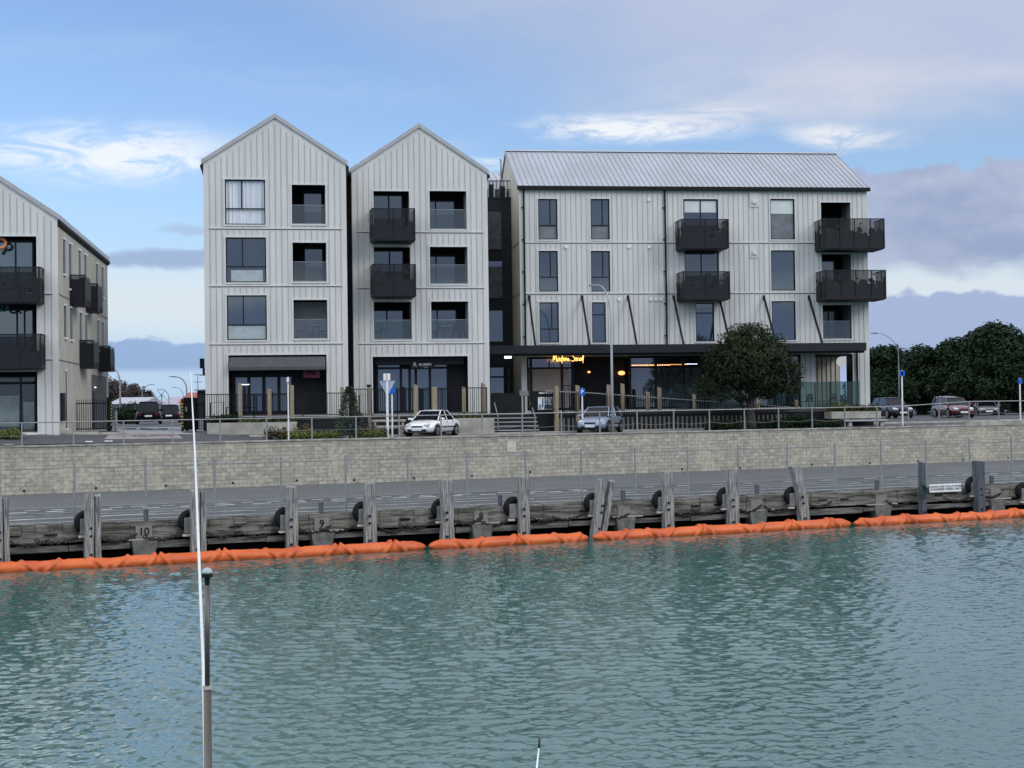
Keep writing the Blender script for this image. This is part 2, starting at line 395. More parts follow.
# ------------------------------------------------------------------ camera, sky, sun
cam = bpy.data.cameras.new('camera'); cam.sensor_width = 36; cam.lens = 36*F/1024; cam.clip_start = .1; cam.clip_end = 9000
co = bpy.data.objects.new('camera', cam); COL.objects.link(co); co.matrix_world = Matrix.Translation(CAMP) @ CAMROT
SC.camera = co
SUNV = Vector((.80, -.52, .62)).normalized()
W = bpy.data.worlds.new('World'); SC.world = W; W.use_nodes = True
def make_sky():
    nt = W.node_tree; bg = nt.nodes['Background']; bg.inputs[1].default_value = .1
    sk = nt.nodes.new('ShaderNodeTexSky'); sk.sky_type = 'NISHITA'; sk.sun_disc = False
    sk.sun_elevation = math.asin(SUNV.z); sk.sun_rotation = atan2(SUNV.x, SUNV.y)
    sk.air_density = 1.0; sk.dust_density = .6; sk.ozone_density = 2.0
    tc = nt.nodes.new('ShaderNodeTexCoord'); sx = nt.nodes.new('ShaderNodeSeparateXYZ'); nt.links.new(tc.outputs['Generated'], sx.inputs[0])
    az = mth(nt, 'ARCTAN2', sx.outputs[0], sx.outputs[1]); el = mth(nt, 'ARCSINE', sx.outputs[2])
    def vec(k1, k2, o=0.0):
        c = nt.nodes.new('ShaderNodeCombineXYZ')
        nt.links.new(mth(nt, 'MULTIPLY', az, k1), c.inputs[0]); nt.links.new(mth(nt, 'MULTIPLY', el, k2), c.inputs[1]); c.inputs[2].default_value = o
        return c.outputs[0]
    wob = mth(nt, 'SUBTRACT', noise(nt, vec(5, 14), 1, 2, .6), .5)
    wob2 = mth(nt, 'SUBTRACT', noise(nt, vec(22, 45, 3), 1, 3, .65), .5)
    puff = mth(nt, 'SUBTRACT', noise(nt, vec(26, 34, 7), 1, 4, .55), .5)
    wisp = noise(nt, vec(16, 62, 5), 1, 5, .68, 1.2)
    fine = noise(nt, vec(9, 26, 1.7), 1, 4, .6)
    PXA = lambda x: math.atan((x-512)/F)
    PYE = lambda y, x=512: math.atan((406-.0135*(x-512)-y)/F)
    def ell(x, y, rx, ry, tilt=0.0, w=.02, edge=.35, w2=.012):
        a0, e0 = PXA(x), PYE(y, x)
        da = mth(nt, 'SUBTRACT', az, a0)
        de = mth(nt, 'SUBTRACT', mth(nt, 'SUBTRACT', el, e0), mth(nt, 'MULTIPLY', da, tilt))
        de = mth(nt, 'ADD', de, mth(nt, 'ADD', mth(nt, 'MULTIPLY', wob, w), mth(nt, 'MULTIPLY', wob2, w2)))
        q = mth(nt, 'SQRT', mth(nt, 'ADD', mth(nt, 'POWER', mth(nt, 'ABSOLUTE', mth(nt, 'DIVIDE', da, rx/F)), 2.0),
                                mth(nt, 'POWER', mth(nt, 'ABSOLUTE', mth(nt, 'DIVIDE', de, ry/F)), 2.0)))
        return smooth(nt, q, edge, 1.0, 1.0, 0.0)
    c = mixrgb(nt, 1.0, sk.outputs[0], SKYTINT, 'MULTIPLY')
    k = lambda r, g, b: tuple(8.2*(v/255)**2.2 for v in (r, g, b))
    M2 = lambda a, b: mth(nt, 'MULTIPLY', a, b)
    # paler towards the horizon
    ae = mth(nt, 'ABSOLUTE', el)
    c = mixrgb(nt, smooth(nt, ae, .0, .10, .85, 0), c, k(186, 209, 229))
    c = mixrgb(nt, smooth(nt, ae, .05, .19, .55, 0), c, k(165, 196, 231))
    # broken cloud elsewhere in the sky (lights the scene and shows in glass and water)
    back = smooth(nt, mth(nt, 'ABSOLUTE', az), .42, .75)
    c = mixrgb(nt, M2(M2(back, smooth(nt, fine, .40, .62)), smooth(nt, ae, .0, .2, .5, .9)), c, k(226, 236, 243))
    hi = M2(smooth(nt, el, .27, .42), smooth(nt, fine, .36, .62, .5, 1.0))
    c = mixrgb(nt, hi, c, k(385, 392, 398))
    # thin veil spreading over the upper right
    sl = mth(nt, 'ADD', mth(nt, 'MULTIPLY', az, .42), el)
    sl = mth(nt, 'ADD', sl, mth(nt, 'MULTIPLY', wob, .09))
    lo = smooth(nt, mth(nt, 'ADD', el, mth(nt, 'MULTIPLY', wob, .05)), .155, .215)
    veil = M2(smooth(nt, sl, .16, .33, 0, .92), lo)
    veil = M2(veil, smooth(nt, fine, .25, .6, .72, 1.0))
    veilw = M2(veil, smooth(nt, mth(nt, 'MULTIPLY', az, -1.0), .05, .3, 0, .35))
    c = mixrgb(nt, veil, c, k(184, 193, 217))
    vl = M2(M2(ell(840, 95, 330, 50, .02, .05, .2), smooth(nt, fine, .3, .6, .4, 1.0)), .75)
    c = mixrgb(nt, vl, c, k(203, 208, 221))
    # bright streaks of cirrus
    for (x, y, rx, ry, t, o, col) in ((105, 160, 190, 42, .03, 1.1, (232, 239, 247)), (150, 163, 110, 18, -.05, 1.0, (232, 239, 247)), (640, 129, 145, 22, -.05, 1.3, (232, 236, 243)),
                                      (720, 117, 90, 20, .10, .9, (214, 219, 230)), (850, 141, 85, 17, -.08, 1.2, (222, 226, 234)),
                                      (480, 165, 55, 12, 0, 1.0, (224, 232, 242)), (425, 150, 70, 12, .1, .5, (190, 208, 232)),
                                      (60, 60, 260, 22, .08, .35, (165, 195, 232)), (330, 90, 260, 26, -.06, .28, (170, 196, 230))):
        mk = M2(M2(ell(x, y, rx, ry, t, .018, .1), smooth(nt, wisp, .34, .60, .12, 1.0)), o)
        c = mixrgb(nt, mk, c, k(*col))
    # pale bands low down, then grey-violet cumulus
    band = M2(smooth(nt, mth(nt, 'ABSOLUTE', mth(nt, 'ADD', mth(nt, 'SUBTRACT', el, PYE(300)), mth(nt, 'MULTIPLY', wob, .03))), .002, .040, .72, 0), 1.0)
    c = mixrgb(nt, band, c, k(219, 226, 229))
    c = mixrgb(nt, M2(ell(165, 267, 130, 12, 0, .02, .4), .8), c, k(146, 166, 202))
    c = mixrgb(nt, M2(ell(190, 236, 40, 7, 0, .02, .3), .6), c, k(165, 180, 208))
    pe = mth(nt, 'ADD', el, mth(nt, 'ADD', mth(nt, 'MULTIPLY', puff, .036), mth(nt, 'MULTIPLY', wob, .016)))
    rightm = smooth(nt, az, PXA(800), PXA(880))
    bank = M2(smooth(nt, pe, PYE(186), PYE(179), 1, 0), smooth(nt, pe, PYE(293), PYE(268), 0, .95))
    bcol = mixrgb(nt, smooth(nt, mth(nt, 'ADD', fine, mth(nt, 'MULTIPLY', puff, .4)), .3, .7), k(146, 160, 193), k(174, 184, 207))
    topl = smooth(nt, pe, PYE(215), PYE(182), 0, .25)
    bcol = mixrgb(nt, topl, bcol, k(186, 188, 210))
    c = mixrgb(nt, M2(bank, rightm), c, bcol)
    low = M2(smooth(nt, pe, PYE(309), PYE(303), 1, 0), smooth(nt, el, PYE(400), PYE(370), .45, .95))
    c = mixrgb(nt, M2(low, smooth(nt, az, PXA(700), PXA(760))), c, k(157, 173, 208))
    lowl = M2(smooth(nt, pe, PYE(342), PYE(337), 1, 0), smooth(nt, el, PYE(372), PYE(362), 0, .9))
    c = mixrgb(nt, M2(lowl, smooth(nt, az, PXA(620), PXA(520))), c, k(142, 168, 208))
    # below the horizon: dull water light
    c = mixrgb(nt, smooth(nt, el, -.02, -.06), c, k(96, 112, 118))
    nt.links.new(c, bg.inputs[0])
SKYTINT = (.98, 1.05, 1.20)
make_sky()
sl = bpy.data.lights.new('sun', 'SUN'); sl.energy = 1.0; sl.angle = radians(28); sl.color = (1.0, .95, .87)
so = bpy.data.objects.new('sun', sl); COL.objects.link(so); so.rotation_euler = SUNV.to_track_quat('Z', 'Y').to_euler(); so.location = (60, -60, 90)
vs = SC.view_settings; vs.view_transform = 'Standard'; vs.look = 'None'; vs.exposure = 0.40; vs.gamma = 1.0; vs.use_curve_mapping = False
W.cycles.sampling_method = 'MANUAL'; W.cycles.sample_map_resolution = 512; SC.cycles.max_bounces = 6; SC.cycles.transparent_max_bounces = 16; SC.cycles.caustics_reflective = False; SC.cycles.caustics_refractive = False

# ------------------------------------------------------------------ ground, water, roads
P0 = at(0, 412.9, 64.0)
WF = Frame((P0.x, P0.y), 23.6, 0.0)
def sst(v, a, b):
    t = max(0.0, min(1.0, (v-a)/(b-a))); return t*t*(3-2*t)
COPZ = H-1.43; DECK = H-3.65; WBASE = H-3.57
def gz(X, Y):
    s, d = WF.local(X, Y)
    l = 1-sst(X, -17, -9); r = sst(X, 12, 18); m = max(0, 1-l-r)
    return H + l*(-1.40+(.26+.14*(1-sst(X, -22, -17)))*sst(d, .6, 5)) + r*(-1.42+.17*sst(d, 2, 9)) + m*(-1.50+.25*sst(d, 9, 30))
def sea():
    import numpy as np
    U = np.linspace(-1, 1, 880); ys = np.exp(np.linspace(np.log(10.), np.log(76.), 960))
    uu, Y = np.meshgrid(U, ys); X = uu*(.45*Y+6); Z = np.zeros_like(X); g = np.random.default_rng(4)
    for i in range(100):
        L = .125*(5.2**(g.random()**1.7)); kk = 2*pi/L; a = radians(-98)+g.normal(0, .80); ph = g.random()*6.28
        amp = .0122*L**.97
        wx = X+.25*np.sin(Y*.31+i)+.2*np.sin(X*.23+i*2.1); wy = Y+.25*np.sin(X*.27+i*1.3)
        Z += amp*.42*np.sin(kk*(wx*cos(a)+wy*sin(a))+ph)*(.70+.5*np.sin(X*.23+i*1.7)*np.sin(Y*.19+i*.9))
    e = np.minimum((1-np.abs(uu))*(.45*Y+6), np.minimum(Y-ys[0], ys[-1]-Y)); Z *= np.clip(e/2, 0, 1)
    ny, nx = X.shape; v = np.stack([X, Y, Z], -1).reshape(-1, 3)
    idx = np.arange(nx*ny).reshape(ny, nx)
    f = np.stack([idx[:-1, :-1], idx[:-1, 1:], idx[1:, 1:], idx[1:, :-1]], -1).reshape(-1, 4)
    n0 = len(v); ox, oy = 3000., 3000.
    v = np.concatenate([v, [[-ox, -1500, 0], [ox, -1500, 0], [ox, oy, 0], [-ox, oy, 0]]])
    rings = [idx[0, :], idx[:, -1], idx[-1, ::-1], idx[::-1, 0]]
    big = [np.concatenate([[n0+q, n0+(q+1) % 4], rings[q][::-1]]) for q in range(4)]
    loops = np.concatenate([f.ravel()]+big).astype(np.int32)
    tot = np.concatenate([np.full(len(f), 4), [len(t) for t in big]]).astype(np.int32)
    st = np.concatenate([[0], np.cumsum(tot)[:-1]]).astype(np.int32)
    me = bpy.data.meshes.new('sea'); me.vertices.add(len(v)); me.vertices.foreach_set('co', v.ravel().astype(np.float32))
    me.loops.add(len(loops)); me.loops.foreach_set('vertex_index', loops); me.polygons.add(len(tot)); me.polygons.foreach_set('loop_start', st); me.polygons.foreach_set('loop_total', tot)
    me.polygons.foreach_set('use_smooth', np.ones(len(tot), dtype=bool)); me.materials.append(WATER); me.update(calc_edges=True); me.validate()
    o = bpy.data.objects.new('sea', me); COL.objects.link(o); tag(o, kind='structure')
sea()
def sheet(name, mat, svals, dvals, dz=0.0, kind='structure'):
    b = MB(); n = len(svals)
    for d in dvals:
        for s_ in svals:
            p = WF.world(s_, d); b.v.append((p.x, p.y, gz(p.x, p.y)+dz))
    for j in range(len(dvals)-1):
        for i in range(n-1):
            b.f.append((j*n+i, j*n+i+1, (j+1)*n+i+1, (j+1)*n+i)); b.m.append(0)
    return tag(b.build(name, mat, smooth=True), kind=kind)
frange = lambda a, b_, st: [a+i*st for i in range(int(round((b_-a)/st))+1)]
sheet('ground', ASPH, [-2500, -600, -200, -100]+frange(-60, 90, 2.0)+[140, 300, 900, 3000],
      [.25, 1, 2, 3, 4, 5, 6, 7, 8, 9, 10, 12, 14, 18, 24, 34, 50, 90, 200, 600, 3000])
def strip(name, mat, pts, dz):       # ground-hugging polygon given by (px x, Z) pairs: left and right edge lists
    b = MB(); L, Rr = pts
    for (x0, Z0), (x1, Z1) in zip(L, Rr):
        for t in [i/8 for i in range(9)]:
            X = ((x0-512)/F*Z0)*(1-t)+((x1-512)/F*Z1)*t; Y = Z0*(1-t)+Z1*t
            b.v.append((X, Y, gz(X, Y)+dz))
    for j in range(len(L)-1):
        for i in range(8):
            b.f.append((j*9+i, j*9+i+1, (j+1)*9+i+1, (j+1)*9+i)); b.m.append(0)
    return tag(b.build(name, mat, smooth=True), kind='structure')
strip('footpath', PAVE, ([(-60, 69.0), (-60, 66.0)], [(70, 75.0), (85, 70.0)]), .012)
strip('driveway', PAVE, ([(70, 90.0), (66, 80.0), (60, 70.6)], [(206, 92.0), (206, 80.0), (240, 72.6)]), .008)
strip('speed_table', M('pinkish_paving', (.30, .25, .25), .85), ([(108, 70.0), (104, 68.2)], [(178, 71.5), (182, 69.5)]), .008)
strip('road_marking', PAINT, ([(2, 65.1), (6, 64.75)], [(10, 65.2), (14, 64.85)]), .010)
strip('road_marking', PAINT, ([(85, 67.2), (85, 66.8)], [(92, 67.3), (92, 66.9)]), .010)
strip('road_marking', PAINT, ([(104, 67.6), (104, 67.2)], [(112, 67.7), (112, 67.3)]), .010)
# kerb stones along the far side of the road
kb = MB()
for i in range(-10, 60):
    if 5 < i < 10: continue
    s0 = i*1.2
    p = WF.world(s0+.6, 4.6); z = gz(p.x, p.y)
    kb.box(s0, s0+1.185, 4.5, 4.68, z-.05, z+.11)
tag(kb.build('kerb', CONC, loc=WF.world(0, 0), rot=WF.a, bevel=.015), kind='structure')

# wharf deck carriageway
b = MB()
def deckz(d): return DECK + (WBASE-DECK)*max(0, (d+17.4)/17.4)
for (d0, d1, mt, zo) in ((-17.3, -9.2, 1, 0), (-9.2, 0.0, 0, 0)):
    b.quad((-45, d0, deckz(d0)), (120, d0, deckz(d0)), (120, d1, deckz(d1)), (-45, d1, deckz(d1)), mt)
tag(b.build('wharf_road', [ASPHW, ASPHD], loc=WF.world(0, 0), rot=WF.a), kind='structure')
b = MB()
for (d, w, dash, gap, s0, s1) in ((-9.2, .10, 160, 0, -40, 118), (-10.4, .16, .55, .45, -10, 16), (-10.6, .16, .6, 1.3, 17, 60),
                                  (-12.1, .12, 9, .8, -40, 118), (-11.3, .22, .7, .8, -8, 24), (-13.4, .13, 7, 1.6, -40, 118), (-14.7, .18, 12, .5, -40, 118), (-16.4, .16, 30, .3, -40, 118)):
    s = s0
    while s < s1:
        L = dash*RND.uniform(.8, 1.1) if dash < 50 else dash
        L = min(L, s1-s)
        z = deckz(d)+.005
        b.quad((s, d-w/2, z), (s+L, d-w/2+RND.uniform(-.02, .02), z), (s+L, d+w/2, z), (s, d+w/2, z), 0 if dash < 1 else 1)
        s += L+gap*RND.uniform(.6, 1.4)+.01
for (sa, da, sb, db) in ((42, -10.5, 47.5, -14.5), (-9, -13.2, -3, -15.0), (-2.5, -15.2, 4, -14.3)):
    L = Vector((sb-sa, db-da, 0)); nn = Vector((-L.y, L.x, 0)).normalized()*.06
    b.quad(Vector((sa, da, deckz(da)+.009))-nn, Vector((sb, db, deckz(db)+.009))-nn, Vector((sb, db, deckz(db)+.009))+nn, Vector((sa, da, deckz(da)+.009))+nn, 0)
tag(b.build('road_marking', [PAINT, WORN], loc=WF.world(0, 0), rot=WF.a), kind='structure')
# near-black backing added under the deck, gap shade put into its colour
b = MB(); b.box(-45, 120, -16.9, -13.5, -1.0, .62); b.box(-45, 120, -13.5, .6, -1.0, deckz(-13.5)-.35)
tag(b.build('underdeck_backing', INDARK, loc=WF.world(0, 0), rot=WF.a), kind='structure')

# ------------------------------------------------------------------ retaining wall
rw = empty('retaining_wall', WF.world(20, 0, WBASE), WF.a)
tag(rw, 'long grey concrete block retaining wall between the wharf road and the upper street', 'wall')
b = MB(); b.box(-65, 100, .0, .35, -.3, COPZ-.08-WBASE); b.build('blockwork', BLOCK, rw)
SST = WF.px(967, 418, .1)[0]-20
b = MB(); s = -65
while s < 100:
    L = 2.4*RND.uniform(.9, 1.1); j = RND.uniform(-.008, .008)
    up = .20 if s > SST else 0
    if s < SST < s+L: L = SST-s
    b.box(s, s+L-.012, -.05+j, .42, COPZ-.08-WBASE-(up and -.0), COPZ+j+up-WBASE)
    s += L+.001
b.build('coping', COPE, rw, bevel=.012)
b = MB()
for px_, py_ in ((24, 491), (96, 488), (166, 485.5), (233, 483), (297, 480.5), (354, 480), (414, 478), (472, 476), (530, 472), (682, 469), (740, 468), (812, 464.5), (870, 463), (918, 461), (963, 459.5), (1008, 458)):
    s_, z_ = WF.px(px_, py_, 0.0)
    b.cyl((s_-20, -.012, z_-WBASE), (s_-20, .01, z_-WBASE), .06, n=10)
b.build('weep_hole', BLACK, rw)
s_, z_ = WF.px(511.5, 447, 0); t = MB(); t.box(-.24, .24, -.03, 0, -.26, .26)
tag(t.build('access_panel', M('pale_panel', (.55, .50, .43), .7, 0, .12), loc=WF.world(s_, -.001, z_), rot=WF.a, bevel=.008), 'pale square panel fixed to the grey block retaining wall', 'panel')

# ------------------------------------------------------------------ upper safety railing along the coping
RT = [(-200, -.45), (0, -.45), (432, -.40), (902, -.31), (968, -.10), (1200, -.10)]
def railz(px_):
    for (a, za), (c, zc) in zip(RT, RT[1:]):
        if a <= px_ <= c: return H + za+(zc-za)*(px_-a)/(c-a)
    return H-.1
S0 = WF.px(21.9, 435, .2)[0]; SSP = (WF.px(998.6, 410, .2)[0]-S0)/25
def px_of(s, d):
    P = WF.world(s, d, 3.8)-CAMP; q = CROT3.transposed() @ P
    return 512+F*q.x/-q.z
ra = empty('safety_railing', WF.world(10, .2, COPZ), WF.a)
tag(ra, 'long grey metal railing with sagging wires on top of the retaining wall', 'railing')
pts = []; wires = [[], []]
for i in range(-4, 33):
    s = S0+SSP*i; xp = px_of(s, .2); zt = railz(xp); zb = COPZ + (.2 if xp > 967 else 0)
    b = MB(); b.box(-.028, .028, -.028, .028, 0, zt-zb); b.box(-.07, .07, -.06, .06, 0, .015)
    b.build('post', GALV, ra, loc=(s-10, 0, zb-COPZ))
    pts.append((s-10, 0, zt-COPZ))
    for k, q in enumerate((.42, .70)): wires[k].append((s-10, 0, (zb-COPZ)+(zt-zb)*q))
b = MB(); b.tube(pts, .026, 8); b.build('top_rail', GALV, ra)
b = MB()
for wv in wires[:1]:
    for (p, q) in zip(wv, wv[1:]):
        b.tube([(p[0]+(q[0]-p[0])*t, 0, p[2]+(q[2]-p[2])*t-.10*4*t*(1-t)*(1 if p[0] > 8 else .15)) for t in [i/8 for i in range(9)]], .008, 4)
b.build('sagging_wire', GALV, ra)

# ------------------------------------------------------------------ wharf
FD = -17.4                     # fence line
wh = empty('timber_wharf', WF.world(10, FD, 0), WF.a)
tag(wh, 'old wharf edge of weathered beams on concrete bents above the water', 'wharf')
def wpx(x, y, d): s_, z_ = WF.px(x, y, d); return s_-10, d-FD, z_
BENTX = [(144, 532), (321.8, 521), (481, 513), (624, 505), (756.5, 498), (881, 491), (995.5, 485)]
BENTS = [WF.px(x, y, -17.9)[0]-10 for x, y in BENTX]
step = (BENTS[-1]-BENTS[0])/6
BENTS = [BENTS[0]-2*step, BENTS[0]-step]+BENTS+[BENTS[-1]+step, BENTS[-1]+2*step]
RW = random.Random(5)
for i, s0 in enumerate(BENTS[:-1]):
    b = MB(); s1 = BENTS[i+1]; n = 14; j = RW.uniform(-.02, .02)
    for k in range(n):                      # cap beam in rough lengths, edges eaten away
        a = s0+(s1-s0)*k/n; c = s0+(s1-s0)*(k+1)/n
        zt = DECK+.02+RW.uniform(-.045, .03); y0 = -.45+RW.uniform(-.025, .015)+j
        b.box(a, c+.002, y0, .12, .73+RW.uniform(-.02, .02), zt-.20); b.box(a-.01, c-.01+RW.uniform(-.02, 0), y0-.03+RW.uniform(-.02, .02), .15, zt-.19, zt)
    b.build('cap_beam', WBEAM, wh)
    b = MB(); s = s0
    while s < s1-.05:
        L = min(RW.uniform(1.4, 3.0), s1-s); b.box(s, s+L-.03, -.56+RW.uniform(-.03, .03), -.30, .44+RW.uniform(-.03, .03), .63+RW.uniform(-.02, .02)); s += L
    b.build('waling', WBEAM2, wh)
    for k in range(3):                      # slots under the kerb
        b = MB(); a = s0+step*(.25+.22*k)+RW.uniform(-.2, .2)
        b.box(a, a+.40, -.50, -.44, .98+RW.uniform(-.03, .03), 1.03)
        b.build('slot', BLACK, wh)
for i, s0 in enumerate(BENTS):
    b = MB(); b.prism_y([(s0-.42, .68), (s0+.42, .68), (s0+.34, .20), (s0-.34, .20)], -.66, -.2)
    b.box(s0-.26, s0+.26, -.5, .3, -.8, .2)
    b.build('bent', M('bent_concrete', (.13, .135, .13), .9, 0, .4, 3) if i == 0 else bpy.data.materials['bent_concrete'], wh, bevel=.02)
    b = MB(); b.box(s0-.27, s0+.27, -.505, -.45, .74, 1.16)
    b.build('number_block', M('number_block_concrete', (.20, .20, .185), .9, 0, .15, 4) if i == 0 else bpy.data.materials['number_block_concrete'], wh, bevel=.01)
    b = MB(); b.box(s0-.75, s0+.75, -.60, -.50, .70, .745); b.build('ledge', CONC, wh)
def text_mesh(txt, size, mat, parent=None, loc=(0, 0, 0), rot=(pi/2, 0, 0), name='lettering', extrude=.004, shear=0, align='CENTER', bold=0.0):
    cu = bpy.data.curves.new(name, 'FONT'); cu.body = txt; cu.size = size; cu.extrude = extrude; cu.align_x = align; cu.align_y = 'CENTER'; cu.shear = shear; cu.offset = bold
    to = bpy.data.objects.new(name, cu); COL.objects.link(to)
    dg = bpy.context.evaluated_depsgraph_get(); me = bpy.data.meshes.new_from_object(to.evaluated_get(dg))
    bpy.data.objects.remove(to); me.materials.clear(); me.materials.append(mat)
    o = bpy.data.objects.new(name, me); COL.objects.link(o); o.location = loc; o.rotation_euler = rot
    if parent is not None: o.parent = parent
    return o
for i, tx in ((2, '10'), (3, '9'), (4, '8')):
    text_mesh(tx, .35, BLACK, wh, (BENTS[i], -.512, .97), name='number', bold=.006)
SB = ['beside bollard number 10', 'above the 9 marker', 'above the 8 marker', 'right of the leaning split pile', 'left of the leaning curved pile', 'left of the white notice', 'right of the rightmost pile']
SBL = ['short dark stub post on the wharf edge above the number 10', 'short dark stub post on the wharf edge above the number 9', 'short dark stub post on the wharf edge above the number 8',
       'short dark stub post on the wharf edge just right of the forked leaning pile', 'short dark stub post on the wharf edge midway before the back-leaning pile', 'short dark stub post on the wharf edge left of the long white notice', 'short dark stub post on the wharf edge at the far right end']
for (x, y), lb in zip(((146, 521), (321, 512), (502*.996, 503), (623, 496), (757, 490), (877, 484), (991.5, 478)), SBL):
    s_, z_ = WF.px(x, y, -17.62); b = MB()
    b.box(-.07, .07, -.07, .07, 0, .36); b.box(-.085, .085, -.085, .085, .36, .39)
    tag(b.build('stub_post', PILED, loc=WF.world(s_, -17.62, DECK), rot=WF.a, bevel=.015), lb, 'post', 'stub posts along the wharf edge')

# mesh fence on the wharf edge
fe = empty('mesh_fence', WF.world(10, FD, DECK), WF.a)
tag(fe, 'see-through wire mesh fence on thin posts along the wharf edge', 'fence')
FS0 = WF.px(74.2, 495, FD)[0]; FSP = (WF.px(969.5, 458, FD)[0]-FS0)/16
topw = []
for i in range(-5, 25):
    s = FS0+FSP*i-10; b = MB()
    b.tube([(0, 0, 0), (RND.uniform(-.02, .02), 0, 1.97)], .038, 7); b.ell((0, 0, 1.99), .04, .04, .03, 6, 4)
    b.box(-.08, .08, -.06, .06, 0, .05)
    b.build('post', GALVD, fe, loc=(s, 0, 0)); topw.append((s, -.03, 1.86))
b = MB()
for p, q in zip(topw, topw[1:]):
    b.tube([p, ((p[0]+q[0])/2, -.03, p[2]-.05), q], .014, 4)
    b.tube([(p[0], -.03, .95), (q[0], -.03, .93)], .004, 3)
    b.tube([(p[0], -.03, .06), (q[0], -.03, .06)], .006, 3)
b.build('rail_wire', GALVD, fe)
b = MB()
s = topw[0][0]
while s < topw[-1][0]:
    b.box(s, s+.004, -.031, -.029, .05, 1.83); s += .16
for k in range(4):
    b.box(topw[0][0], topw[-1][0], -.031, -.029, .30+.42*k, .303+.42*k)
b.build('mesh', GALVD, fe)

# ------------------------------------------------------------------ mooring piles, fenders, chains
PILES = [  # bottom px x, top px x, top px y, width px, label
 (2, 1, 497, 15, 'weathered timber pile cut off by the left edge of the picture'),
 (92.5, 92.5, 494, 16, 'broad double timber pile left of the number 10 marker'),
 (198, 198, 490, 15, 'timber pile directly behind the white whip aerial'),
 (291.5, 291.5, 486.5, 11.5, 'slim square timber pile left of the number 9 marker'),
 (370, 369.5, 483.5, 12.5, 'timber pile with rounded top right of the number 9 marker'),
 (447, 446.5, 480.5, 13, 'timber pile left of the number 8 marker'),
 (523.5, 523.5, 476, 11, 'slim timber pile beside the pale arched tyre fender'),
 (597, 605.5, 478, 14, 'forked timber pile leaning to the right'),
 (668, 667.5, 472.5, 11.5, 'upright timber pile next right of the forked leaning one'),
 (732.5, 732, 470, 12, 'upright timber pile midway between forked and back-leaning piles'),
 (804, 794, 466, 11, 'curved timber pile leaning back to the left'),
 (922.5, 922, 462, 5.2, 'thin dark timber pile at the left end of the white notice'),
 (979.5, 978.5, 461, 10.5, 'dark stout timber pile right of the white notice')]
def make_pile(s, lean, ztop, w, label, dark=False, fork=False, curved=False, twin=False):
    d = -18.22; zb = -1.2
    root = empty('mooring_pile', WF.world(s, d, 0), WF.a)
    tag(root, label, 'pile', 'mooring piles along the wharf edge')
    r = random.Random(int(s*100)); n = 7
    def timber(x0, x1, y0, y1, zt, tilt=0.0, seed=0):
        b = MB(); rings = []
        prof = [(x0, y0+.03), (x0+.03, y0), (x1-.03, y0), (x1, y0+.03), (x1, y1), (x0, y1)]
        for k in range(n+1):
            t = k/n; z = zb+(zt-zb)*t; off = lean*(max(0, z)/max(.1, ztop)) + tilt*t
            if curved: off += -.10*sin(pi*max(0, z)/ztop)*-1
            tw = .92 + .08*(1-t)+r.uniform(-.03, .03)
            rings.append([((x-(x0+x1)/2)*tw+(x0+x1)/2+off+r.uniform(-.012, .012), y+r.uniform(-.012, .012), z+(r.uniform(-.07, .05) if k == n else 0)) for x, y in prof])
        m_ = len(prof); vs_ = [p for rg in rings for p in rg]; fs_ = []
        for k in range(n):
            for j in range(m_):
                j2 = (j+1) % m_; fs_.append((k*m_+j, k*m_+j2, (k+1)*m_+j2, (k+1)*m_+j))
        fs_.append(tuple(n*m_+j for j in range(m_))); b.add(vs_, fs_)
        return b
    mt = PILED if dark else PILE
    hw = w/2
    if twin:
        cut = -hw+w*.58
        timber(-hw, cut-.004, -.2, .16, ztop, -.05 if fork else 0).build('timber', mt, root, bevel=.012)
        timber(cut+.004, hw, -.14, .2, ztop-(.12 if fork else .03), .12 if fork else 0).build('timber', mt, root, bevel=.012)
    else:
        timber(-hw, hw, -.15, .15, ztop).build('timber', mt, root, bevel=.012)
    for zz in (.35, .95, 1.2):
        bb = MB(); xx = -hw*.3+lean*zz/ztop + (.0 if not curved else .10*sin(pi*zz/ztop)); bb.cyl((xx, -.225, zz), (xx, -.17, zz), .045, n=8); bb.build('bolt', BLACK, root)
    return root
PS = []
for (xb, xt, yt, wpx_, lb) in PILES:
    sb, _ = WF.px(xb, 540-xb*.048, -18.22); st, zt = WF.px(xt, yt, -18.22)
    Z = WF.world(sb, -18.22).y
    PS.append(sb)
    make_pile(sb, st-sb, zt, wpx_/F*Z/cos(WF.a)*.93, lb, dark=xb > 900, fork='forked' in lb, curved='curved' in lb, twin=xb in (2, 92.5, 198, 597, 979.5))
FEND = [(86, 522, 'behind the broad double pile'), (189.5, 521, 'behind the pile at the whip aerial'), (285, 518, 'left of the slim square pile'), (363, 512, 'left of the pile with rounded top'),
        (441, 509, 'left of the pile by the 8 marker'), (513, 507, 'with open arch showing beside the slim pile'), (593, 503, 'left of the forked pile'), (661, 500, 'left of the upright pile right of the fork'), (725, 497, 'left of the midway upright pile'),
        (792, 496, 'left of the back-leaning curved pile'), (973, 485, 'left of the dark stout pile'), (1023, 491, 'at the right edge of the picture')]
RF = random.Random(3)
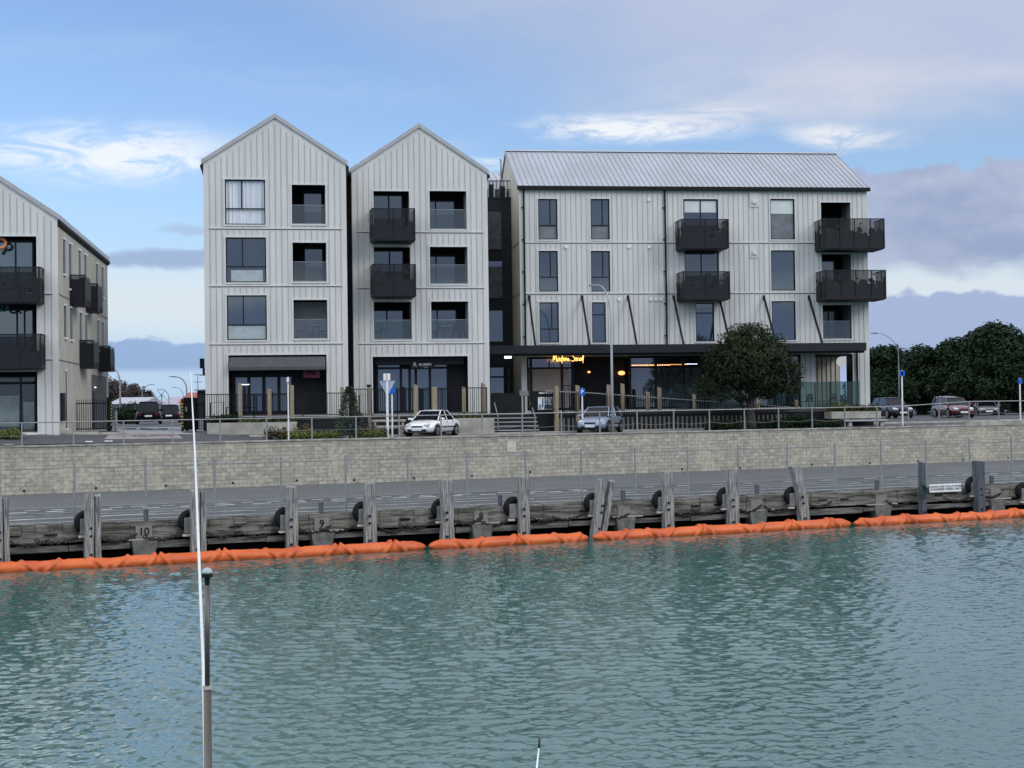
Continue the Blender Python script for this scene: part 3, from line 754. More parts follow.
for (x, y, lb) in FEND:
    s_, z_ = WF.px(x, y, -17.98)
    r = empty('tyre_fender', WF.world(s_, -17.98, z_), WF.a)
    tag(r, 'black tyre fender with grey packing block '+lb, 'tyre fender', 'tyre fenders on the wharf')
    b = MB(); b.torus((0, 0, 0), .26, .13, 'Y', 24, 8); b.build('tyre', RUB, r, smooth=True)
    b = MB(); b.box(-.20, .12, -.17, .08, -.40, .12); b.build('packing_block', M('packing_timber', (.18, .18, .185), .85, 0, .35, 6, (1, 1, .3)) if x == 86 else bpy.data.materials['packing_timber'], r, bevel=.015)
    b = MB(); b.box(-.26, .0, -.2, -.02, -.50, -.42); b.build('pale_bracket', M('bleached_bracket', (.42, .40, .35), .8, 0, .2, 8) if x == 86 else bpy.data.materials['bleached_bracket'], r, bevel=.02)
CH = []
for i, s in enumerate(PS):
    if 11 > i >= 0: CH.append((s+.25, s+1.45)); 
    if i > 0 and i not in (8,): CH.append((s-1.75, s-.42))
CH.append((PS[-1]+.3, PS[-1]+1.3))
CH.sort(); CH = [c for c in CH if c[0] > -6 and c[1] < 41.5]
ORD = ['first', 'second', 'third', 'fourth', 'fifth', 'sixth', 'seventh', 'eighth', 'ninth', 'tenth', 'eleventh', 'twelfth', 'thirteenth', 'fourteenth', 'fifteenth', 'sixteenth', 'seventeenth', 'eighteenth', 'nineteenth', 'twentieth', 'twenty-first', 'twenty-second', 'twenty-third', 'twenty-fourth', 'twenty-fifth', 'twenty-sixth', 'twenty-seventh']
for i, (a, c) in enumerate(CH):
    b = MB(); n = 12; z0 = .86+RF.uniform(-.05, .06); z1 = .86+RF.uniform(-.08, .1); sag = RF.uniform(.12, .24)
    L = c-a
    for k in range(n):
        t = (k+.5)/n; x = L*t; z = z0+(z1-z0)*t-sag*4*t*(1-t)
        dzdt = (z1-z0)-sag*4*(1-2*t); ang = atan2(dzdt, L); hl = .052
        p = Vector((x, 0, z)); tx = Vector((cos(ang), 0, sin(ang))); nx = Vector((-sin(ang), 0, cos(ang))) if k % 2 == 0 else Vector((0, 1, 0))
        ring = [p+tx*(hl*1.35*cos(2*pi*q/10))+nx*(.045*sin(2*pi*q/10)) for q in range(10)]
        b.tube(ring, .023, 5, closed=True)
    tag(b.build('fender_chain', RUST, loc=WF.world(a, -18.04, 0), rot=WF.a, smooth=True), 'rusty chain hanging in a swag on the wharf beam, %s from the left' % ORD[i], 'chain', 'rusty chains along the wharf edge')
# white notice on the wharf face
s_, z_ = WF.px(945, 487.5, -18.02); sA, sB, zA, zB = WF.rect(929.8, 483.8, 961.3, 492, -18.05)
nb = empty('safety_notice', WF.world((sA+sB)/2, -18.05, (zA+zB)/2), WF.a); tag(nb, 'long white notice board with small dark writing fixed to the wharf face', 'sign')
hw, hh = (sB-sA)/2, (zB-zA)/2; b = MB(); b.box(-hw, hw, 0, .05, -hh, hh); b.build('board', WHITE, nb, bevel=.006)
GREY = M('faded_lettering', (.16, .18, .22), .7)
text_mesh('CAUTION: KEEP CLEAR OF WHARF', .105, GREY, nb, (0, -.006, hh*.38), bold=.002)
text_mesh('AUTHORISED VESSELS ONLY', .125, GREY, nb, (0, -.006, -hh*.28), bold=.003)
# green hose loop
s_, z_ = WF.px(918.5, 489, -18.05); b = MB()
for k, rr in enumerate((.19, .16, .22)):
    b.tube([(rr*cos(a)*.8, -.03*k, rr*1.25*sin(a)-.04*k) for a in [2*pi*q/20 for q in range(20)]], .028, 6, closed=True)
tag(b.build('mooring_rope', M('green_rope', (.006, .045, .036), .7, 0, .3, 9), loc=WF.world(s_-.12, -18.42, z_), rot=WF.a, smooth=True), 'coiled green rope hung on the thin dark pile', 'rope')

# ------------------------------------------------------------------ orange floating boom
def boom(x0, x1, label, seed):
    BD = -18.95
    s0 = WF.px(x0, 566-x0*.056, BD)[0]; s1 = WF.px(x1, 566-x1*.056, BD)[0]
    r = random.Random(seed); L = s1-s0; ds = .035; n = int(L/ds); rings = []; K = 22
    joints = []; q = r.uniform(.6, 1.4)
    while q < L-.4: joints.append(q); q += r.uniform(1.75, 2.15)
    for i in range(n+1):
        s = L*i/n
        e = min(1, (min(s, L-s)+.02)/.45); e = sqrt(max(.03, e))
        jd, jn = min(((abs(s-j), j) for j in joints), default=(9, 0))
        sd = s-jn
        rr = .232*e*(1+.03*sin(s*2.3+seed)+.16*math.exp(-(jd/.34)**2))
        off = .10*mnoise.noise(Vector((s*.25, seed, 0)))
        jh = mnoise.noise(Vector((jn*7.3, seed*3.1, 1.7)))
        cr = lambda x, w_: max(0.0, 1-abs(x)/w_)
        ring = []
        for k in range(K):
            a = 2*pi*k/K; q = (1-sin(a+.5*jh))/2
            wr = 1+.05*mnoise.noise(Vector((s*1.7, cos(a)*1.5, sin(a)*1.5+seed)))+.035*mnoise.noise(Vector((s*6, cos(a)*3, sin(a)*3+seed)))
            qq = 1-q if jh > .12 else q
            hw = .06+.40*qq*(1+.5*jh); s2 = sd-.12*jh*3
            if abs(s2) < hw: wr -= (.26+.16*abs(jh))*(1-abs(s2)/hw)**.7
            wr += .24*cr(abs(s2)-hw-.03, .085)*(1 if s2*jh > 0 else .7)-.12*cr(abs(s2)-hw-.19, .10)
            ring.append((s, cos(a)*rr*1.08*wr+off, .10+sin(a)*rr*.95*wr))
        rings.append(ring)
    b = MB(); b.v = [p for rg in rings for p in rg]
    for i in range(n):
        for k in range(K):
            k2 = (k+1) % K; b.f.append((i*K+k, (i+1)*K+k, (i+1)*K+k2, i*K+k2)); b.m.append(0)
    b.f.append(tuple(range(K))); b.m.append(0); b.f.append(tuple(n*K+K-1-k for k in range(K))); b.m.append(0)
    o = b.build('floating_boom', BOOM, loc=WF.world(s0, BD, 0), rot=WF.a, smooth=True)
    tag(o, label, 'boom', 'orange floating booms')
boom(-60, 425, 'longest orange floating boom section, from the left edge of the picture', 1)
boom(429, 588, 'short orange floating boom section in front of the number 8 marker', 2)
boom(593, 850, 'orange floating boom section running from the forked pile towards the right', 3)
boom(854, 1100, 'orange floating boom section at the right below the white notice', 4)

# ------------------------------------------------------------------ aerials close to the camera
def pole(name, pts, rad, mat, label, cat):
    r = empty(name, (pts[0][0], pts[0][1], 0)); tag(r, label, cat); b = MB()
    b.tube([(p.x-pts[0][0], p.y-pts[0][1], p.z) for p in pts], rad, 10); b.build('rod', mat, r, smooth=True); return r
pl = [at(x, y, Y) for x, y, Y in ((205.6, 775, 6.4), (203, 660, 6.55), (198.5, 545, 6.7), (194.6, 445, 6.85), (190.5, 372, 7.0))]
pole('whip_aerial', [Vector((pl[0].x+.08, pl[0].y-.2, -.6))]+pl, [.0085, .0078, .0072, .0066, .0045, .0016], WHITE, 'tall thin white whip aerial rising from below the frame', 'aerial')
gp = at(207, 768, 5.6); gt = at(207.3, 585, 5.6); gm = at(207.3, 687.5, 5.6)
r = empty('antenna_pole', (gp.x, gp.y, 0)); tag(r, 'brown metal pole with small grey dome antenna on top', 'aerial')
STEEL = M('brown_pole_metal', (.115, .095, .085), .4, .5, .2, 6, (1, 1, .2))
o3 = Vector((gp.x, gp.y, 0))
b = MB(); b.tube([(0, 0, -.6), gm-o3], .0148, 14); b.build('lower_tube', STEEL, r, smooth=True)
b = MB(); b.tube([gm-o3, gt-o3], .0095, 14); b.build('upper_tube', STEEL, r, smooth=True)
b = MB(); b.cyl(gm-o3+Vector((0, 0, -.006)), gm-o3+Vector((0, 0, .006)), .017, n=14); b.build('collar', M('pale_collar', (.45, .42, .40), .5), r)
g2 = gt-o3; b = MB(); b.cyl(g2, g2+Vector((0, 0, .03)), .009, .011, 14); b.cyl(g2+Vector((0, 0, .03)), g2+Vector((0, 0, .044)), .021, n=14); b.build('antenna_base', BLACK, r)
b = MB(); b.ell(g2+Vector((0, 0, .044)), .022, .022, .022, 16, 10, zmin=0); b.build('antenna_dome', M('grey_dome', (.36, .44, .46), .35, 0, .1, 20), r, smooth=True)
t = at(539.6, 738, 6.2); k1 = at(538.9, 748, 6.2); lo = at(536, 775, 6.1)
r = pole('short_aerial', [Vector((lo.x-.03, lo.y, -.6)), lo, k1], [.008, .0042, .0034], WHITE, 'tip of a short white aerial with dark end at the bottom edge', 'aerial')
o3 = Vector((lo.x-.03, lo.y, 0)); b = MB(); b.tube([k1-o3, t-o3], [.0048, .0036], 8); b.build('dark_tip', RUST, r, smooth=True)
# ------------------------------------------------------------------ building pieces
def clad(root, fr, s0, s1, z0, z1, ops, belts=(), apex=None, y=0.0, rib=.31, mats=None, name='wall', skipribs=(), trimw=.10):
    """board-and-seam wall on the plane y with real openings; ops = (s0, s1, z0, z1)"""
    b = MB()
    xs = sorted(set([s0, s1]+[q for o in ops for q in (o[0], o[1]) if s0 < q < s1]))
    zs = sorted(set([z0, z1]+[q for o in ops for q in (o[2], o[3]) if z0 < q < z1]))
    for i in range(len(xs)-1):
        for j in range(len(zs)-1):
            cx, cz = (xs[i]+xs[i+1])/2, (zs[j]+zs[j+1])/2
            if any(o[0] < cx < o[1] and o[2] < cz < o[3] for o in ops): continue
            b.quad((xs[i], y, zs[j]), (xs[i+1], y, zs[j]), (xs[i+1], y, zs[j+1]), (xs[i], y, zs[j+1]))
    if apex: b.add([(s0, y, z1), (s1, y, z1), (apex[0], y, apex[1])], [(0, 1, 2)])
    if rib:
        n = max(1, int(round((s1-s0)/rib))); st = (s1-s0)/n
        for i in range(1, n):
            x = s0+st*i; top = z1-.02
            if apex:
                f = (x-s0)/(apex[0]-s0) if x < apex[0] else (s1-x)/(s1-apex[0])
                top = z1+(apex[1]-z1)*f-.30
            blk = sorted([(o[2]-trimw, o[3]+trimw) for o in ops if o[0]-trimw < x < o[1]+trimw]+[(q-.05, q+.05) for q in belts]+[(k[2], k[3]) for k in skipribs if k[0] < x < k[1]])
            z = z0
            for (a, c) in blk+[(top, 99)]:
                if a > z+.05: b.box(x-.012, x+.012, y-.024, y+.01, z, min(a, top), 1)
                z = max(z, c)
    for q in belts:
        b.box(s0+.25, s1-.25, y-.045, y+.01, q-.035, q+.035, 2); b.box(s0+.25, s1-.25, y-.02, y+.01, q-.075, q-.037, 3)
    return b.build(name, mats or [CLAD, RIB, TRIM, JOINT], root)
def surround(root, op, w=.085, y=0.0, head=.0):
    s0, s1, z0, z1 = op; e = .004; b = MB()
    b.box(s0-w, s0-e, y-.045, y+.012, z0-w, z1+w); b.box(s1+e, s1+w, y-.045, y+.012, z0-w, z1+w)
    b.box(s0-e, s1+e, y-.040, y+.012, z1+e, z1+w); b.box(s0-e, s1+e, y-.055, y+.012, z0-w, z0-e)
    return b.build('surround', TRIM, root)
def window(root, op, v=None, h=None, vfrom=None, pane=None, curtain=None, y=0.0, dep=.10, name='window', ft=.055):
    """op recess; v = list of s of mullions, h = z of transom, vfrom = mullion starts at this z; curtain=(mat, z0, z1)"""
    s0, s1, z0, z1 = op; b = MB()
    for (a, c, e, f) in ((s0, s0, z0, z1), (s1, s1, z0, z1)):
        b.quad((a, y, e), (a, y+dep+.08, e), (a, y+dep+.08, f), (a, y, f), 0)
    b.quad((s0, y, z1), (s1, y, z1), (s1, y+dep+.08, z1), (s0, y+dep+.08, z1)); b.quad((s0, y, z0), (s1, y, z0), (s1, y+dep+.08, z0), (s0, y+dep+.08, z0))
    ya, yb = y+dep-.05, y+dep+.03; i = .002
    b.box(s0+i, s0+ft, ya, yb, z0+i, z1-i); b.box(s1-ft, s1-i, ya, yb, z0+i, z1-i)
    b.box(s0+ft, s1-ft, ya+.002, yb-.002, z0+i, z0+ft); b.box(s0+ft, s1-ft, ya+.002, yb-.002, z1-ft, z1-i)
    hs = h if isinstance(h, (list, tuple)) else ([h] if h else [])
    for hh in hs: b.box(s0+ft, s1-ft, ya+.004, yb-.004, hh-ft/2, hh+ft/2)
    for vv in v or (): b.box(vv-ft/2, vv+ft/2, ya+.006, yb-.006, (vfrom if vfrom else z0)+ft/2, z1-ft/2)
    w = b.build(name, FRAME, root)
    p = MB(); p.quad((s0+ft*.5, y+dep, z0+ft*.5), (s1-ft*.5, y+dep, z0+ft*.5), (s1-ft*.5, y+dep, z1-ft*.5), (s0+ft*.5, y+dep, z1-ft*.5))
    p.build('pane', pane or GLASS, w)
    if curtain:
        mt, c0, c1, wavy = curtain; c = MB(); n = 60 if wavy else 1; yy = y+dep+.07
        for q in range(n):
            a = s0+ft+(s1-s0-2*ft)*q/n; e = s0+ft+(s1-s0-2*ft)*(q+1)/n
            f = lambda t: yy+.03*sin(t*41+2*sin(t*7))*(1 if wavy else 0)
            c.quad((a, f(a), c0), (e, f(e), c0), (e, f(e), c1), (a, f(a), c1))
        c.build('curtain', mt, w)
        d = MB(); d.quad((s0, y+dep+.5, z0), (s1, y+dep+.5, z0), (s1, y+dep+.5, z1), (s0, y+dep+.5, z1)); d.build('room', INDARK, w)
    surround(w, op, y=y)
    return w
def loggia(root, op, depth=1.7, glass=None, door=None, mul=None, back=None, pane=None, y=0.0, name='loggia', side=None, surr=True, doortop=None):
    s0, s1, z0, z1 = op; b = MB(); Y = y+depth
    b.quad((s0, y, z0), (s0, Y, z0), (s0, Y, z1), (s0, y, z1), 1); b.quad((s1, y, z0), (s1, Y, z0), (s1, Y, z1), (s1, y, z1), 1)
    b.quad((s0, y, z1), (s1, y, z1), (s1, Y, z1), (s0, Y, z1), 0); b.quad((s0, y, z0), (s1, y, z0), (s1, Y, z0), (s0, Y, z0), 0)
    b.quad((s0, Y, z0), (s1, Y, z0), (s1, Y, z1), (s0, Y, z1), 2)
    lg = b.build(name, [INDARK, side or INNER, back or INDARK], root)
    if door:
        d0, d1 = door; dt = doortop or z1-.35; f = MB(); Yf = Y-.06
        for a in [d0, d1]+list(mul or ()): f.box(a-.04, a+.04, Yf-.03, Yf+.03, z0+.002, dt)
        f.box(d0, d1, Yf-.028, Yf+.028, dt, dt+.08); f.box(d0, d1, Yf-.028, Yf+.028, z0+.003, z0+.1)
        f.build('sliding_door', FRAME, lg)
        p = MB(); p.quad((d0, Yf, z0+.1), (d1, Yf, z0+.1), (d1, Yf, dt), (d0, Yf, dt)); p.build('door_pane', pane or GLASS, lg)
    if glass:
        p = MB(); p.box(s0+.03, s1-.03, y+.10, y+.112, z0+.06, glass); p.build('glass_balustrade', GBAL, lg)
        p = MB(); p.box(s0+.02, s1-.02, y+.088, y+.124, glass, glass+.03); p.box(s0+.02, s1-.02, y+.09, y+.122, z0+.01, z0+.06); p.build('glass_rail', GALV, lg)
    if surr: surround(lg, op, y=y)
    return lg
SCREEN = mat_screen()
def balcony(root, s0, s1, zb, zt, dep, y=0.0):
    b = MB()
    b.box(s0+.05, s1-.05, y-dep+.06, y-.001, zb+.12, zb+.34)
    b.prism_y([(s0+.12, zb), (s1-.12, zb), (s1-.02, zb+.12), (s0+.02, zb+.12)], y-dep+.04, y-.002)
    for x in (s0+.06, (s0+s1)/2, s1-.06, s0+(s1-s0)*.27, s0+(s1-s0)*.76)[:5 if s1-s0 > 3 else 3]: b.box(x-.035, x+.035, y-dep-.035, y-dep-.002, zb+.25, zt)
    for yy in (y-dep*.5,): 
        for x in (s0-.03, s1+.03): b.box(x-.02, x+.02, yy-.03, yy+.03, zb+.25, zt)
    b.box(s0, s1, y-dep, y-dep+.03, zt-.03, zt+.02); b.box(s0, s0+.03, y-dep+.03, y, zt-.03, zt+.02); b.box(s1-.03, s1, y-dep+.03, y, zt-.03, zt+.02)
    b.box(s0+.04, s1-.04, y-dep-.012, y-dep, zb+.70, zb+.72)
    o = b.build('balcony', DARK, root)
    f = MB(); f.box(s0, s1, y-dep+.002, y-dep+.010, zb+.06, zt-.03); f.build('front_screen', SCREEN, o)
    for x in (s0, s1-.008):
        f = MB(); f.box(x, x+.008, y-dep+.012, y-.004, zb+.06, zt-.03); f.build('side_screen', SCREEN, o)
    return o
def gable_shell(root, s0, s1, zt, ap, D, zb=-.6, over=.10, th=.20, y=0.0, left=BEIGE, right=BEIGE):
    b = MB()
    b.quad((s0, y, zb), (s0, y+D, zb), (s0, y+D, zt), (s0, y, zt), 0); b.quad((s1, y, zb), (s1, y+D, zb), (s1, y+D, zt), (s1, y, zt), 1)
    b.add([(s0, y+D, zb), (s1, y+D, zb), (s1, y+D, zt), (ap[0], y+D, ap[1]), (s0, y+D, zt)], [(0, 1, 2, 3, 4)], 0)
    b.build('side_wall', [left, right], root)
    r = MB()
    for (xe, sg) in ((s0, -1), (s1, 1)):
        sl = (ap[1]-zt)/abs(ap[0]-xe); xo = xe+sg*over; zo = zt-sl*over
        r.prism_y([(xo, zo), (ap[0], ap[1]), (ap[0], ap[1]+th*1.2), (xo, zo+th*1.2)], y-.09, y+D+.05)
    r.build('roof', M('barge_steel', (.40, .405, .43), .4, .1, .08) if 'barge_steel' not in bpy.data.materials else bpy.data.materials['barge_steel'], root)
    for x, sg in ((s0, -1), (s1, 1)):
        g = MB(); g.prism_y([(x+sg*.02, zt-.36), (x+sg*.02, zt-.08), (x+sg*.16, zt-.10), (x+sg*.16, zt-.22)], y-.05, y+D); g.build('gutter', BLACK, root)

# ------------------------------------------------------------------ tall gabled block on the left of the group (A)
TH = 8.7
FLOOR = H-.30
pa = at(203.5, 300, 1.0)
def frame_at(px0, pz, Z, TH=TH):          # plane through pixel column pz at depth Z; origin where it meets column px0
    q = at(pz, 400, Z); f = Frame((q.x, q.y), TH, FLOOR-.0)
    s, _ = f.px(px0, 300); o = f.world(s, 0); return Frame((o.x, o.y), TH, FLOOR)
FA = frame_at(204.5, 275, 78.2)
def R4(fr, x0, y0, x1, y1, d=0.0): return fr.rect(x0, y0, x1, y1, d)
A = empty('apartment_building', FA.world(0, 0), FA.a)
tag(A, 'leftmost of the pale gabled apartment blocks in the row, with curtained top window', 'building')
sR, zT = FA.px(345.8, 164.5); zT = FA.px(204, 163)[1]; sAp, zAp = FA.px(274.8, 118)
sL = 0.0
opsA = []
wA = [((225, 179.6, 265.3, 224.6), 241.5, 208.5), ((225.8, 237.5, 266.2, 282.4), 242.4, 266.6), ((227, 295.4, 266.8, 340), 243.3, 324.8)]
lA = [((291.9, 185, 325.4, 224.2), 205.2), ((292.7, 242.8, 326.4, 281.7), 262), ((293.6, 300, 327.4, 338.8), 319.6)]
gA = (228.6, 355, 326.7, 411)
WA = [R4(FA, *w[0]) for w in wA]; LA = [R4(FA, *l[0]) for l in lA]; GA = R4(FA, *gA); GA = (GA[0], GA[1], 0.0, GA[3])
beltA = [FA.px(275, 228.3)[1], FA.px(275, 285.6)[1], FA.px(275, 343.5)[1]]
clad(A, FA, sL, sR, -.5, zT, WA+LA+[GA], beltA, (sAp, zAp))
gable_shell(A, sL, sR, zT, (sAp, zAp), 13.0)
GCURT = glassclear('curtained_window_glass', (.97, .98, 1.0), .08, .0)
LOGW = M('loggia_wall', (.44, .45, .45), .7, 0, .1)
for i, (op, w) in enumerate(zip(WA, wA)):
    zt = FA.px(245, w[2])[1]; vm = FA.px(w[1], (w[0][1]+w[2])/2)[0]
    cur = (CURT, op[2], op[3], True) if i == 0 else (BLIND, op[2]+.05, zt-.05, False) if i == 2 else (BLIND, op[2]+.05, zt-.18, False)
    window(A, op, [vm], zt, vfrom=zt, pane=GCURT if i == 0 else None, curtain=cur if i == 0 else None)
    if i:
        wn = A.children[-1]; b = MB(); b.quad((op[0]+.06+(.2 if i == 1 else 0), .098, cur[1]), (op[1]-.06-(.12 if i == 1 else 0), .098, cur[1]), (op[1]-.06-(.12 if i == 1 else 0), .098, cur[2]), (op[0]+.06+(.2 if i == 1 else 0), .098, cur[2]))
        b.build('blind', M('pale_blind_behind_glass', (.36, .43, .45), .2, 0, .12, 3, spec=.6) if i == 1 else bpy.data.materials['pale_blind_behind_glass'], wn)
for i, (op, l) in enumerate(zip(LA, lA)):
    gz_ = FA.px(310, l[1])[1]; w = op[1]-op[0]
    loggia(A, op, 1.7, gz_, (op[0]+w*.36, op[0]+w*.92) if i < 2 else None, None, back=LOGW if i == 2 else None, pane=GLASS, side=LOGW, doortop=op[2]+2.02)
# ground floor shop of A
s0, s1, z0, z1 = GA
lg = loggia(A, GA, 1.2, None, surr=True, side=DARK2, back=DARK2, name='shopfront')
b = MB(); Y = 1.1
sdoor = [FA.px(x, 395, 1.0)[0] for x in (234, 249, 264, 279, 293)]
for a in sdoor: b.box(a-.09, a+.09, Y-.05, Y+.05, .002, z1-1.0)
b.box(sdoor[0], sdoor[-1], Y-.045, Y+.045, z1-1.15, z1-.95); b.box(sdoor[0], sdoor[-1], Y-.045, Y+.045, .003, .22); b.build('folding_door', FRAME, lg)
b = MB(); b.quad((sdoor[0], Y, .2), (sdoor[-1], Y, .2), (sdoor[-1], Y, z1-1.0), (sdoor[0], Y, z1-1.0)); b.build('door_pane', GLASS, lg)
b = MB(); b.prism_x([(.02, z1-.10), (.14, z1-.08), (-.24, z1-.62), (-.30, z1-.64)], s0+.04, s1-.06); b.box(s0+.04, s1-.06, -.33, -.27, z1-.80, z1-.63); b.build('awning', M('charcoal_awning', (.055, .06, .072), .6, 0, .12), A)
b = MB(); b.box(s0+.62, s0+1.05, .9, 1.0, 1.62, 1.65); b.build('light_strip', COOL, lg)
sA_, sB_, zA_, zB_ = FA.rect(303.2, 369.5, 320, 377.8, .5)
rs = empty('shop_sign', FA.world((sA_+sB_)/2, .5, (zA_+zB_)/2), FA.a); tag(rs, 'dim red shop sign hanging under the charcoal awning', 'sign')
b = MB(); hw, hh = (sB_-sA_)/2, (zB_-zA_)/2; b.box(-hw, hw, 0, .05, -hh, hh); b.box(-hw*.85, -hw*.82, .02, .03, hh, hh+.35); b.box(hw*.82, hw*.85, .02, .03, hh, hh+.35); b.build('board', RED, rs)
text_mesh('BAR', .26, BLACK, rs, (0, -.004, .04), bold=.015)

# ------------------------------------------------------------------ second gabled block (B)
FB = frame_at(353, 420, 81.6)
B_ = empty('apartment_building', FB.world(0, 0), FB.a)
tag(B_, 'pale gabled apartment block with two black balconies, second in the row', 'building')
sR, _ = FB.px(487, 171.5); zT = FB.px(352.3, 172)[1]; sAp, zAp = FB.px(419, 127.5)
dB = [(373.6, 191.3, 409.2, 230), (374, 247.2, 410.3, 287)]
gB = [((374, 302, 411.6, 339.6), 320.3)]
rB = [((429.7, 191.2, 466.5, 229.3), 210.2), ((430, 247, 467.6, 284), 265.2), ((431.3, 301.6, 468.4, 339.2), 320.3)]
DB = [R4(FB, *q) for q in dB]; GB = [R4(FB, *q[0]) for q in gB]; RB = [R4(FB, *q[0]) for q in rB]
SB_ = R4(FB, 373, 356.5, 468, 411); SB_ = (SB_[0], SB_[1], 0.0, SB_[3])
beltB = [FB.px(420, 231.8)[1], FB.px(420, 287.6)[1], FB.px(420, 343)[1]]
clad(B_, FB, 0, sR, -.5, zT, DB+GB+RB+[SB_], beltB, (sAp, zAp))
gable_shell(B_, 0, sR, zT, (sAp, zAp), 13.0)
for op in DB:
    w = op[1]-op[0]; loggia(B_, op, 1.0, None, (op[0]+.02*w, op[0]+w*.84), (op[0]+w*.46,), doortop=op[2]+2.05)
for op in GB+RB:
    w = op[1]-op[0]; g = op[2]+(op[3]-op[2])*.515; left = op in GB
    loggia(B_, op, 1.3, g, (op[0]-.0+w*.02, op[0]+w*(.82 if left else .74)), (op[0]+w*(.38 if left else .22),), side=LOGW, doortop=op[2]+1.6 if False else op[3]-.42)
for (yt, yb) in ((208.4, 241), (264.2, 297)):
    s0, _ = FB.px(371.5, 225, -1.4); s1, _ = FB.px(415.4, 225, -1.4); zt = FB.px(393, yt, -1.4)[1]; zb = FB.px(393, yb, -1.4)[1]
    balcony(B_, s0, s1, zb, zt, 1.4)
s0, s1, z0, z1 = SB_
lg = loggia(B_, SB_, 1.3, None, side=DARK2, back=DARK2, name='shopfront')
sf = [FB.px(x, 390, 1.2)[0] for x in (377, 401, 416, 430, 448)]; zt = FB.px(410, 368, 1.2)[1]; zh = FB.px(410, 361.5, 1.2)[1]
b = MB()
for a in sf: b.box(a-.07, a+.07, 1.14, 1.24, .002, zh)
b.box(sf[0], sf[-1], 1.15, 1.23, zt-.06, zt+.06); b.box(sf[0], sf[-1], 1.15, 1.23, zh-.05, zh+.05); b.box(sf[0], sf[-1], 1.15, 1.23, .003, .12)
b.box(sf[1]+.42, sf[1]+.56, 1.145, 1.235, .12, zt); b.box(sf[1], sf[-2], 1.13, 1.145, zt, zh+.2); b.build('entrance_frame', FRAME, lg)
b = MB(); b.quad((sf[0], 1.19, .1), (sf[-1], 1.19, .1), (sf[-1], 1.19, zh), (sf[0], 1.19, zh)); b.build('pane', GLASS, lg)
b = MB(); b.box(s0+.15, s1-.15, .5, 1.28, z1-.42, z1-.02); b.build('bulkhead', FASC, lg)
s_, z_ = FB.px(424, 365, .45); sg = empty('shop_sign', FB.world(s_, .45, z_), FB.a); tag(sg, 'small dark shop sign with silver letters over the glass doors of the second gabled block', 'sign')
b = MB(); b.box(-.75, .62, 0, .06, -.20, .20); b.build('board', FRAME, sg)
SIL = M('silver_lettering', (.50, .53, .58), .4, .2)
text_mesh('RUSEPH', .20, SIL, sg, (.06, -.005, .02), bold=.004); text_mesh('R', .34, SIL, sg, (-.50, -.005, .02)); text_mesh('STUDIO', .075, SIL, sg, (.1, -.005, -.13))

# ------------------------------------------------------------------ long block with the steel roof (C)
FC = frame_at(520.3, 590, 87.3, 7.3)
C_ = empty('apartment_building', FC.world(0, 0), FC.a)
tag(C_, 'long pale apartment block with a seamed grey steel roof and glazed cafe below', 'building')
sR, _ = FC.px(868.5, 300); zT = FC.px(690, 188)[1]
zCan = FC.px(690, 345, 0)[1]
wins = []
for (x0, y0, x1, y1, vm, ht, kind) in ((538.2, 199, 557.4, 239.5, 550.2, 225.4, 'v'), (590.6, 199, 609.5, 239.5, 602.5, 225.4, 'v'), (538.9, 251, 557.9, 291.6, 550.6, 277, 'v'), (591, 251, 610, 291.6, 603, 277, 'v'),
                              (539.6, 302.3, 558.8, 342.6, 552, 329, 'v'), (592, 302.3, 605.8, 342.6, None, 314.6, 'h'), (695.7, 303, 714, 341.5, None, 313, 'h'),
                              (770.3, 199, 794.6, 239.4, None, None, 'blind'), (771, 250.4, 795, 290.6, None, None, ''), (771.8, 301.2, 795.6, 340, None, None, '')):
    wins.append((R4(FC, x0, y0, x1, y1), vm, ht, kind, (x0+x1)/2, (y0+y1)/2))
drs = [R4(FC, 683.3, 199.2, 718.2, 238), R4(FC, 684.5, 250.4, 718.8, 290)]
lgs = [R4(FC, 820.9, 202.6, 850.4, 240), R4(FC, 821.6, 254.2, 851, 291), R4(FC, 822.7, 305, 851.4, 339)]
s27, _ = FC.px(527, 380); s800, _ = FC.px(801, 380); sp0, _ = FC.px(815.5, 380); sp1, _ = FC.px(853, 380)
zh = FC.px(690, 355.5)[1]
opsC = [w[0] for w in wins]+drs+lgs
gops = [(s27, s800, 0.0, zh), (sp0, sp1, 0.0, zh)]
beltC = [FC.px(690, 242.3)[1], FC.px(690, 292.9)[1]]
vents_big = [(754, 202, 253.2)]
clad(C_, FC, 0, sR, -.5, zT, opsC+gops, beltC)
DC = 11.2; RISE = FC.px(690, 151.7, DC/2)[1]-zT-.22
b = MB()
b.add([(0, 0, -.5), (0, DC, -.5), (0, DC, zT), (0, DC/2, zT+RISE), (0, 0, zT)], [(0, 1, 2, 3, 4)], 0)
b.add([(sR, 0, zh), (sR, DC, zh), (sR, DC, zT), (sR, DC/2, zT+RISE), (sR, 0, zT)], [(0, 1, 2, 3, 4)], 0); b.quad((sR, 0, -.5), (sR, 1.1, -.5), (sR, 1.1, zh), (sR, 0, zh)); b.quad((sR, 5.2, -.5), (sR, DC, -.5), (sR, DC, zh), (sR, 5.2, zh))
zz = zCan
b.add([(0, DC, -.5), (sR, DC, -.5), (sR, DC, zT), (0, DC, zT)], [(0, 1, 2, 3)])
for q in beltC: b.box(-.012, .01, .2, DC, q-.03, q+.03, 1)
b.build('side_wall', [BEIGE, JOINT], C_)
b = MB(); tl = .16
b.prism_x([(-.14, zT-.10), (DC/2, zT+RISE), (DC/2, zT+RISE+tl), (-.14, zT-.10+tl)], -.10, sR+.10); b.prism_x([(DC+.14, zT-.10), (DC/2, zT+RISE), (DC/2, zT+RISE+tl), (DC+.14, zT-.10+tl)], -.10, sR+.10)
n = int(sR/.315)
